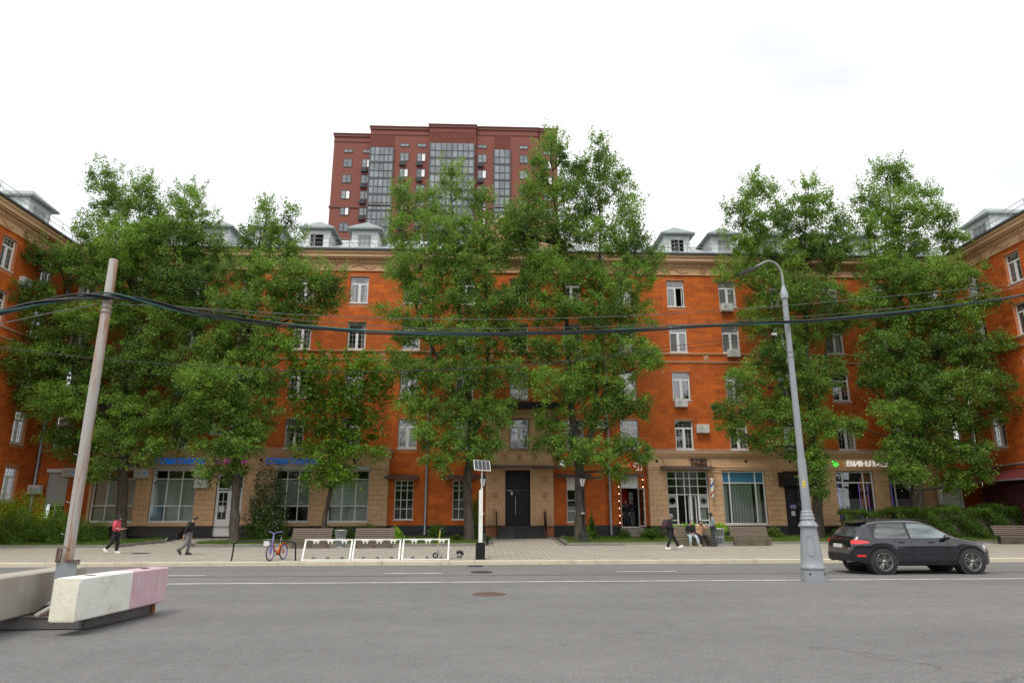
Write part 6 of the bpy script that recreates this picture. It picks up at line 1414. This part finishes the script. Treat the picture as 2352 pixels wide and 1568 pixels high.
patch('tail_light',lambda x:1.055-.16*max(0,x-.3),lambda x:.925+.10*max(0,x-.2),.045,.56,'tail_red',.012,10,nz=3)
patch('bumper_reflector',lambda x:.60,lambda x:.54,.16,.42,'tail_red',.010,6,nz=2)
patch('headlight',lambda x:.92-.3*(x-4.3),lambda x:.80-.1*(x-4.3),4.34,4.62,'lamp_glass',.006,8,nz=2)
patch('sill_trim',lambda x:.37,lambda x:.295,1.50,3.35,'car_plastic',.014,16,nz=2)
for cx,cz in WC: # arch lips
    for s in (-1,1):
        b=MB(); vs=[]; n=22
        for i in range(n+1):
            a=pi*(i/n)*1.06-.03*pi; 
            for rr,o in ((AR-.015,.0),(AR+.05,.012)):
                x=cx+rr*cos(a); z=cz+rr*sin(a); vs.append((x,s*(side(min(max(x,.05),4.8),max(z,.5))+.012+ (.0 if rr>AR else .012)),z))
        b.add(vs,[(2*i,2*i+1,2*i+3,2*i+2) for i in range(n)],0,True); b.build('arch_lip','car_plastic',CAR)
for cx,cz in WC:
    for s in (-1,1):
        q=MB(); q.lathe([(0,s*.55),(AR+.0,s*.55),(AR+.0,s*.93)],24,(cx,0,cz),axis='y'); q.build('wheel_well','car_interior',CAR)
for x,z0,z1 in ((1.38,.40,1.10),(1.95,.32,1.10),(3.12,.42,1.10)):
    b=MB()
    for s in (-1,1): b.tube([(x+(.10*(k/10-.5) if x<1.5 else 0),s*(side(x,z0+(z1-z0)*k/10)+.001),z0+(z1-z0)*k/10) for k in range(11)],.006,4)
    b.build('door_seam','black_paint',CAR)
for x in (1.62,2.62):
    for s in (-1,1): b=MB(); b.cbox((x,s*(side(x,.985)+.018),.985),(.20,.03,.03)); b.build('door_handle','car_paint',CAR)
for s in (-1,1):
    b=MB(); b.sphere((3.07,s*1.02,1.14),(.10,.11,.085),7); b.cbox((3.10,s*.93,1.10),(.06,.14,.03)); b.build('mirror','car_paint',CAR)
    b=MB(); b.tube([(.95,s*.70,1.655),(1.5,s*.73,1.70),(2.2,s*.735,1.70),(2.75,s*.71,1.635)],.016,6); b.build('roof_rail','car_plastic',CAR)
    b=MB(); b.tube([(-.02,s*.55,.40),(.2,s*.55,.41)],.05,10); b.build('exhaust','chrome',CAR)
b=MB(); b.box(-.03,.0,-.27,.27,.80,.92); b.build('number_plate','paper',CAR)
b=MB(); b.prism([(-.02,.40),(-.03,.62),(.05,.68),(.1,.40)],-.70,.70,'y'); b.build('rear_bumper','car_plastic',CAR)
b=MB(); b.box(2.55,2.62,-.3,-.2,1.12,1.30); b.build('phone_holder','black_paint',CAR)
for cx,cz in WC:
    for s in (-1,1):
        w_=obj('wheel',None,CAR,(cx,s*.83,.39)); w_.scale=(1.055,1,1.055)
        q=MB(); q.lathe([(.255,-.12),(.30,-.135),(.355,-.12),(.37,-.09),(.37,.09),(.355,.12),(.30,.135),(.255,.12)],36,axis='y',cap=False); q.build('tyre','rubber',w_)
        q=MB(); q.lathe([(.235,s*.06),(.262,s*.125),(.25,s*.13),(.22,s*.0),(.001,s*-.02)],32,axis='y',cap=False)
        for k in range(5):
            for dd in (-.15,.15):
                a=2*pi*k/5+.3; q.tube([(.05*cos(a+dd*2),s*.10,.05*sin(a+dd*2)),(.24*cos(a+dd*1.0),s*.122,.24*sin(a+dd*1.0))],[.022,.016],5,sm=False)
        q.lathe([(.0,s*.125),(.055,s*.12),(.06,s*.08)],12,axis='y'); q.build('rim','rim_metal',w_)
        q=MB(); q.lathe([(.0,s*.01),(.16,s*.01),(.16,s*.03)],20,axis='y'); q.build('brake_disc','dark_metal',w_)
# ---------------- people ----------------
BAKE=[]
def skin(name,pts,edges,mats,parent,sub=1,smoothm=True):
    """pts: list of (x,y,z,r)"""
    me=bpy.data.meshes.new(name); me.from_pydata([p[:3] for p in pts],edges,[]); 
    for m in (mats if isinstance(mats,list) else [mats]): me.materials.append(M[m])
    o=obj(name,me,parent); md=o.modifiers.new('s','SKIN'); md.use_smooth_shade=True
    sv=me.skin_vertices[0].data
    for i,p in enumerate(pts): sv[i].radius=(p[3],p[4] if len(p)>4 else p[3])
    sv[0].use_root=True
    if sub: s=o.modifiers.new('u','SUBSURF'); s.levels=sub; s.render_levels=sub
    BAKE.append(o); return o
def chain(P,E,start,pts):
    i=start
    for p in pts: P.append(p); E.append((i,len(P)-1)); i=len(P)-1
    return i
def person(label,X,Y,face,J,top='cloth_black',bottom='cloth_black',shoes='shoe_white',hair='hair_dark',hat=None,sleeve='long',long_hair=False,coat=False,bag=None,topw=1.0,beard=False,H=1.0,z=None):
    """J: joints in local coords (f forward, s left, z up) metres"""
    T=thing('person',label,'person',(X,Y,(gz(X,Y) if z is None else z)),face)
    g=lambda k:Vector(J[k])
    def v(k,r,r2=None,off=(0,0,0)): p=g(k)+Vector(off); return (p.x,p.y,p.z,r,r2 or r)
    P=[v('pelvis',.115,.10)]; E=[]
    c=chain(P,E,0,[v('waist',.105,.09),v('chest',.125,.10)]); nk=chain(P,E,c,[v('neck',.052)]); chain(P,E,nk,[v('head',.055,.055,(0,0,-.04))])
    for s in ('L','R'):
        w_=chain(P,E,c,[v('sh'+s,.05),v('el'+s,.038),v('wr'+s,.026)])
        e,wr=g('el'+s),g('wr'+s); d=(wr-e).normalized(); hd=J.get('hand'+s); hd=Vector(hd).normalized() if hd else d
        lat=hd.cross(Vector((0,0,1))); lat=lat.normalized() if lat.length>.1 else Vector((0,1,0)); pm=wr+hd*.075
        pl=chain(P,E,w_,[(pm.x,pm.y,pm.z,.034,.016)])
        for k,(o_,l) in enumerate(((-.027,.068),(-.009,.080),(.009,.074),(.027,.058))):
            a=pm+hd*.02+lat*o_; b2=a+hd*l*.55; c2=b2+hd*l*.38+Vector((.012,0,-.018)); chain(P,E,pl,[(a.x,a.y,a.z,.010),(b2.x,b2.y,b2.z,.009),(c2.x,c2.y,c2.z,.007)])
        tp=wr+hd*.03-lat*.035; t2=tp+hd*.04-lat*.018; chain(P,E,w_,[(tp.x,tp.y,tp.z,.012),(t2.x,t2.y,t2.z,.009)])
    for s in ('L','R'):
        chain(P,E,0,[v('hip'+s,.085),v('kn'+s,.058),v('an'+s,.042)])
    skin('body',P,E,'skin',T)
    # head shape
    h=g('head'); hz=J.get('look',0.0); tilt=J.get('tilt',0.0); b=MB(); n=12; m=16; vs=[]
    for i in range(n+1):
        for j in range(m):
            a=pi*i/n; t=2*pi*j/m; x=sin(a)*cos(t); y=sin(a)*sin(t); z_=-cos(a)
            rx=.098; 
            if x>0 and z_<-.1: rx=.098*(1-.12*(-z_)) 
            ry=.076*(1-.28*max(0,-z_-.1)); px,py,pz=x*rx,y*ry,z_*.118
            if x>.85 and -.35<z_<.1: px+=.024*(1-abs(z_+.15)/.3 if abs(z_+.15)<.3 else 0)
            if .7<x and .02<z_<.25 and abs(y)>.15: px-=.008
            if x>.6 and z_<-.75: px+=.012
            vs.append((px,py,pz))
    b.add(vs,[(i*m+j,i*m+(j+1)%m,(i+1)*m+(j+1)%m,(i+1)*m+j) for i in range(n) for j in range(m)],0,True)
    for s in (-1,1): b.sphere((-.005,s*.074,-.01),(.02,.01,.03),4)
    hd_=b.build('head','skin',T,tuple(h)); hd_.rotation_euler=(0,tilt,hz)
    b=MB()
    for s in (-1,1): b.sphere((.088,s*.028,.012),(.008,.014,.007),4)
    b.sphere((.09,0,-.062),(.008,.024,.006),4); b.build('face_features','hair_dark',hd_)
    b=MB(); k=1.07
    # hair cap: upper/back half shell
    vs=[];fs=[]
    for i in range(9):
        a=(pi*.5)*(i/8)*1.22
        for j in range(17):
            t=R(62)+(2*pi-2*R(62))*j/16 if i>4 else 2*pi*j/16; zz=cos(a)*.130; r_=sin(a)
            vs.append((r_*cos(t)*.108,r_*sin(t)*.088,zz+.004+random.uniform(-.003,.003)))
    b.add(vs,[(i*17+j,(i+1)*17+j,(i+1)*17+j+1,i*17+j+1) for i in range(8) for j in range(16)],0,True)
    if long_hair:
        for s in (-1,1): b.tube([(-.02,s*.075,.03),(-.01,s*.088,-.06),(.0,s*.085,-.14),(-.01,s*.07,-.19)],[.03,.036,.034,.02],7)
        b.tube([(-.07,0,.05),(-.095,0,-.06),(-.09,0,-.16)],[.06,.075,.05],8)
    if beard: b.tube([(.02,-.07,-.03),(.06,-.05,-.085),(.092,0,-.10),(.06,.05,-.085),(.02,.07,-.03)],.022,6)
    b.build('hair',hair,hd_)
    if hat:
        b=MB(); b.lathe([(.112,.045),(.112,.10),(.085,.138),(0,.150)],14,(-.005,0,0)); b.prism([(-.075,.0),(-.06,.06),(.0,.10),(.06,.06),(.075,.0)][::1],.05,.062,'z') if False else b.add([(.07,-.08,.05),(.19,-.05,.04),(.19,.05,.04),(.07,.08,.05),(.07,-.08,.062),(.19,-.05,.05),(.19,.05,.05),(.07,.08,.062)],[(0,3,2,1),(4,5,6,7),(0,1,5,4),(1,2,6,5),(2,3,7,6)]); b.build('cap',hat,hd_)
    # top
    P=[v('chest',.165*topw,.135*topw)]; E=[]
    lo=chain(P,E,0,[v('waist',.165*topw,.14*topw),v('pelvis',.168*topw,.142*topw,(0,0,.0))])
    if coat: chain(P,E,lo,[v('pelvis',.17,.14,(0,0,-.22)),v('pelvis',.17,.14,(0,0,-.40))])
    chain(P,E,0,[v('neck',.07,.07,(0,0,-.02))])
    for s in ('L','R'):
        e,wr=g('el'+s),g('wr'+s); q=e.lerp(wr,.92 if sleeve=='long' else .25)
        chain(P,E,0,[v('sh'+s,.080*topw),v('el'+s,.062*topw),(q.x,q.y,q.z,.048*topw)])
    skin('top',P,E,top,T)
    P=[v('pelvis',.135,.115,(0,0,-.02))]; E=[]
    for s in ('L','R'):
        a,k_=g('an'+s),g('kn'+s); q=a.lerp(k_,.04); hp=g('hip'+s); m1=hp.lerp(k_,.5)
        chain(P,E,0,[v('hip'+s,.105),(m1.x,m1.y,m1.z,.102),v('kn'+s,.086),(q.x,q.y,q.z,.072)])
    skin('trousers',P,E,bottom,T)
    for s in ('L','R'):
        a=g('an'+s); d=Vector(J.get('foot'+s,(1,0,0))).normalized(); u=Vector((0,0,1))-d*d.z; u.normalize(); l=d.cross(u)
        b=MB(); prof=[(-.075,.030,.055,.06),(-.05,.038,.06,.085),(.02,.040,.062,.08),(.10,.045,.062,.045),(.16,.042,.062,.035),(.195,.022,.06,.02)]; vs=[]
        for (x,hw,dn,up) in prof:
            for (yy,zz) in ((-hw,-dn),(-hw,-dn*.4),(-hw*.7,up*.6),(0,up),(hw*.7,up*.6),(hw,-dn*.4),(hw,-dn)):
                p=a+d*x+l*yy+u*(zz-.02); vs.append((p.x,p.y,p.z))
        b.add(vs,[(i*7+j,(i+1)*7+j,(i+1)*7+(j+1)%7,i*7+(j+1)%7) for i in range(5) for j in range(7)]+[tuple(range(7)),tuple(range(35,42))[::-1]],0,True); b.build('shoe',shoes,T)
    return T
def stand(**kw):
    J=dict(pelvis=(0,0,.93),waist=(.0,0,1.08),chest=(.0,0,1.30),neck=(.01,0,1.47),head=(.03,0,1.60),shL=(0,.185,1.41),shR=(0,-.185,1.41),elL=(-.03,.23,1.13),elR=(-.03,-.23,1.13),wrL=(.06,.22,.90),wrR=(.06,-.22,.90),hipL=(0,.09,.90),hipR=(0,-.09,.90),knL=(.02,.10,.50),knR=(.02,-.10,.50),anL=(0,.10,.085),anR=(0,-.10,.085)); J.update(kw); return J
wx=VX(266,33.6,1268); person('woman in a pink sweatshirt, black trousers and dark cap walking right past the tree',wx,33.4,0,
 stand(pelvis=(0,0,.92),head=(.06,0,1.58),tilt=.25,elL=(-.02,.25,1.16),elR=(-.02,-.25,1.16),wrL=(.22,.16,1.10),wrR=(.20,-.14,1.08),handL=(1,-.3,.1),handR=(1,.3,.1),knL=(.08,.10,.50),anL=(.06,.10,.085),knR=(-.08,-.10,.50),anR=(-.34,-.10,.20),footR=(.75,0,-.66)),'cloth_pink','cloth_black','shoe_white',hat='cloth_navy',sleeve='short',long_hair=True,topw=1.12)
wx=VX(425,32.2,1272); person('dark-haired man in black hooded jacket and grey trousers walking with head bowed',wx,32.3,0,
 stand(pelvis=(0,0,.92),waist=(.03,0,1.08),chest=(.10,0,1.28),neck=(.17,0,1.44),head=(.25,0,1.53),tilt=.65,shL=(.08,.20,1.37),shR=(.08,-.20,1.37),elL=(.0,.24,1.10),elR=(-.02,-.24,1.10),wrL=(.05,.22,.84),wrR=(-.08,-.22,.86),knL=(.06,.1,.50),anL=(.0,.1,.085),knR=(.02,-.1,.50),anR=(-.27,-.1,.22),footR=(.6,0,-.8)),'cloth_black','cloth_grey','shoe_dark',long_hair=False,topw=1.12)
wx=VX(1541,34.4,1262); PW=person('grey-haired walker in a long dark coat and white sneakers, dark rucksack on the back',wx,34.3,0,
 stand(pelvis=(0,0,.93),chest=(.02,0,1.30),head=(.07,0,1.58),tilt=.2,elL=(.05,.24,1.12),elR=(.0,-.24,1.12),wrL=(.16,.22,.94),wrR=(.14,-.22,.92),knL=(.20,.1,.52),anL=(.42,.1,.15),footL=(.9,0,.4),knR=(-.06,-.1,.50),anR=(-.24,-.1,.10)),'cloth_black','cloth_black','shoe_white',hair='hair_grey',coat=True,topw=1.05)
b=MB(); b.sphere((0,0,0),(.17,.17,.25),7); RB=b.build('rucksack','cloth_navy',None,(wx-.22,34.3,gz(wx,34.3)+1.20)); b=MB(); b.tube([(-.02,-.165,.12),(-.10,-.13,-.05),(-.13,-.08,-.16)],.014,5); b.tube([(.08,-.165,.05),(.12,-.14,-.08)],.014,5); b.build('red_strap','sign_red_p',RB); tag(RB,'dark rucksack with red straps on the back of the grey-haired walker','rucksack')
def sit(**kw):
    J=dict(pelvis=(0,0,.55),waist=(.02,0,.70),chest=(.08,0,.93),neck=(.13,0,1.09),head=(.17,0,1.21),shL=(.09,.20,1.03),shR=(.09,-.20,1.03),elL=(.10,.25,.78),elR=(.10,-.25,.78),wrL=(.30,.08,.66),wrR=(.30,-.08,.66),handL=(.8,-.5,-.2),handR=(.8,.5,-.2),hipL=(.0,.09,.53),hipR=(.0,-.09,.53),knL=(.42,.15,.52),knR=(.42,-.12,.52),anL=(.44,.16,.085),anR=(.40,-.13,.085)); J.update(kw); return J
sz=gz(BX3,37.3)+.0
sx1=VX(1588,37.4,1240); person('seated young man in black hoodie and pale blue jeans, hands on knees',sx1,37.55,-pi/2,sit(knL=(.43,.20,.52),anL=(.50,.30,.085),footL=(1,.4,0),look=.5,tilt=.1),'cloth_black','cloth_jeans','shoe_tan',z=sz+.0)
sx2=VX(1612,37.4,1240); person('seated bearded man in beige sweatshirt holding a hand to his mouth',sx2,37.55,-pi/2,sit(elL=(.20,.27,.80),wrL=(.30,.10,1.02),handL=(-.3,-.4,.8),wrR=(.26,-.10,.62),elR=(.10,-.26,.78),tilt=.2,knL=(.42,.18,.52),anL=(.40,.22,.085),knR=(.42,-.08,.52),anR=(.38,-.10,.085)),'cloth_beige','cloth_black','shoe_dark',beard=True,z=sz+.0)
sx3=VX(1636,37.2,1256); person('standing man in dark cap, grey-blue jacket and slate trousers facing the seated men',sx3,36.9,pi-.15,stand(chest=(-.02,0,1.30),head=(.06,0,1.60),tilt=.25,elL=(-.04,.22,1.15),elR=(-.04,-.22,1.15),wrL=(.20,.08,1.02),wrR=(.20,-.08,1.02),handL=(1,-.3,-.2),handR=(1,.3,-.2),knL=(.01,.08,.50),knR=(-.03,-.08,.50),anR=(-.08,-.08,.085)),'cloth_bluegrey','cloth_slate','shoe_dark',hat='cloth_slate',beard=True)
b=MB(); 
dx=VX(1440,46.6,1180); person('person in black standing inside the open shop doorway',dx-.05,46.75,-pi/2,stand(),'cloth_black','cloth_slate','shoe_dark',z=1.18)
dx=VX(1452,46.6,1180); person('second person in dark clothes behind the open shop door leaf',dx+.1,47.0,-pi/2-.6,stand(elL=(.08,.24,1.13),wrL=(.25,.12,1.15)),'cloth_navy','cloth_grey','shoe_dark',z=1.18)
bpy.context.view_layer.update(); dg=bpy.context.evaluated_depsgraph_get(); res=[(o,bpy.data.meshes.new_from_object(o.evaluated_get(dg))) for o in BAKE]
for o,me in res:
    mt=list(o.data.materials); o.modifiers.clear(); o.data=me
    if not me.materials:
        for m_ in mt: me.materials.append(m_)
    me.polygons.foreach_set('use_smooth',[True]*len(me.polygons))
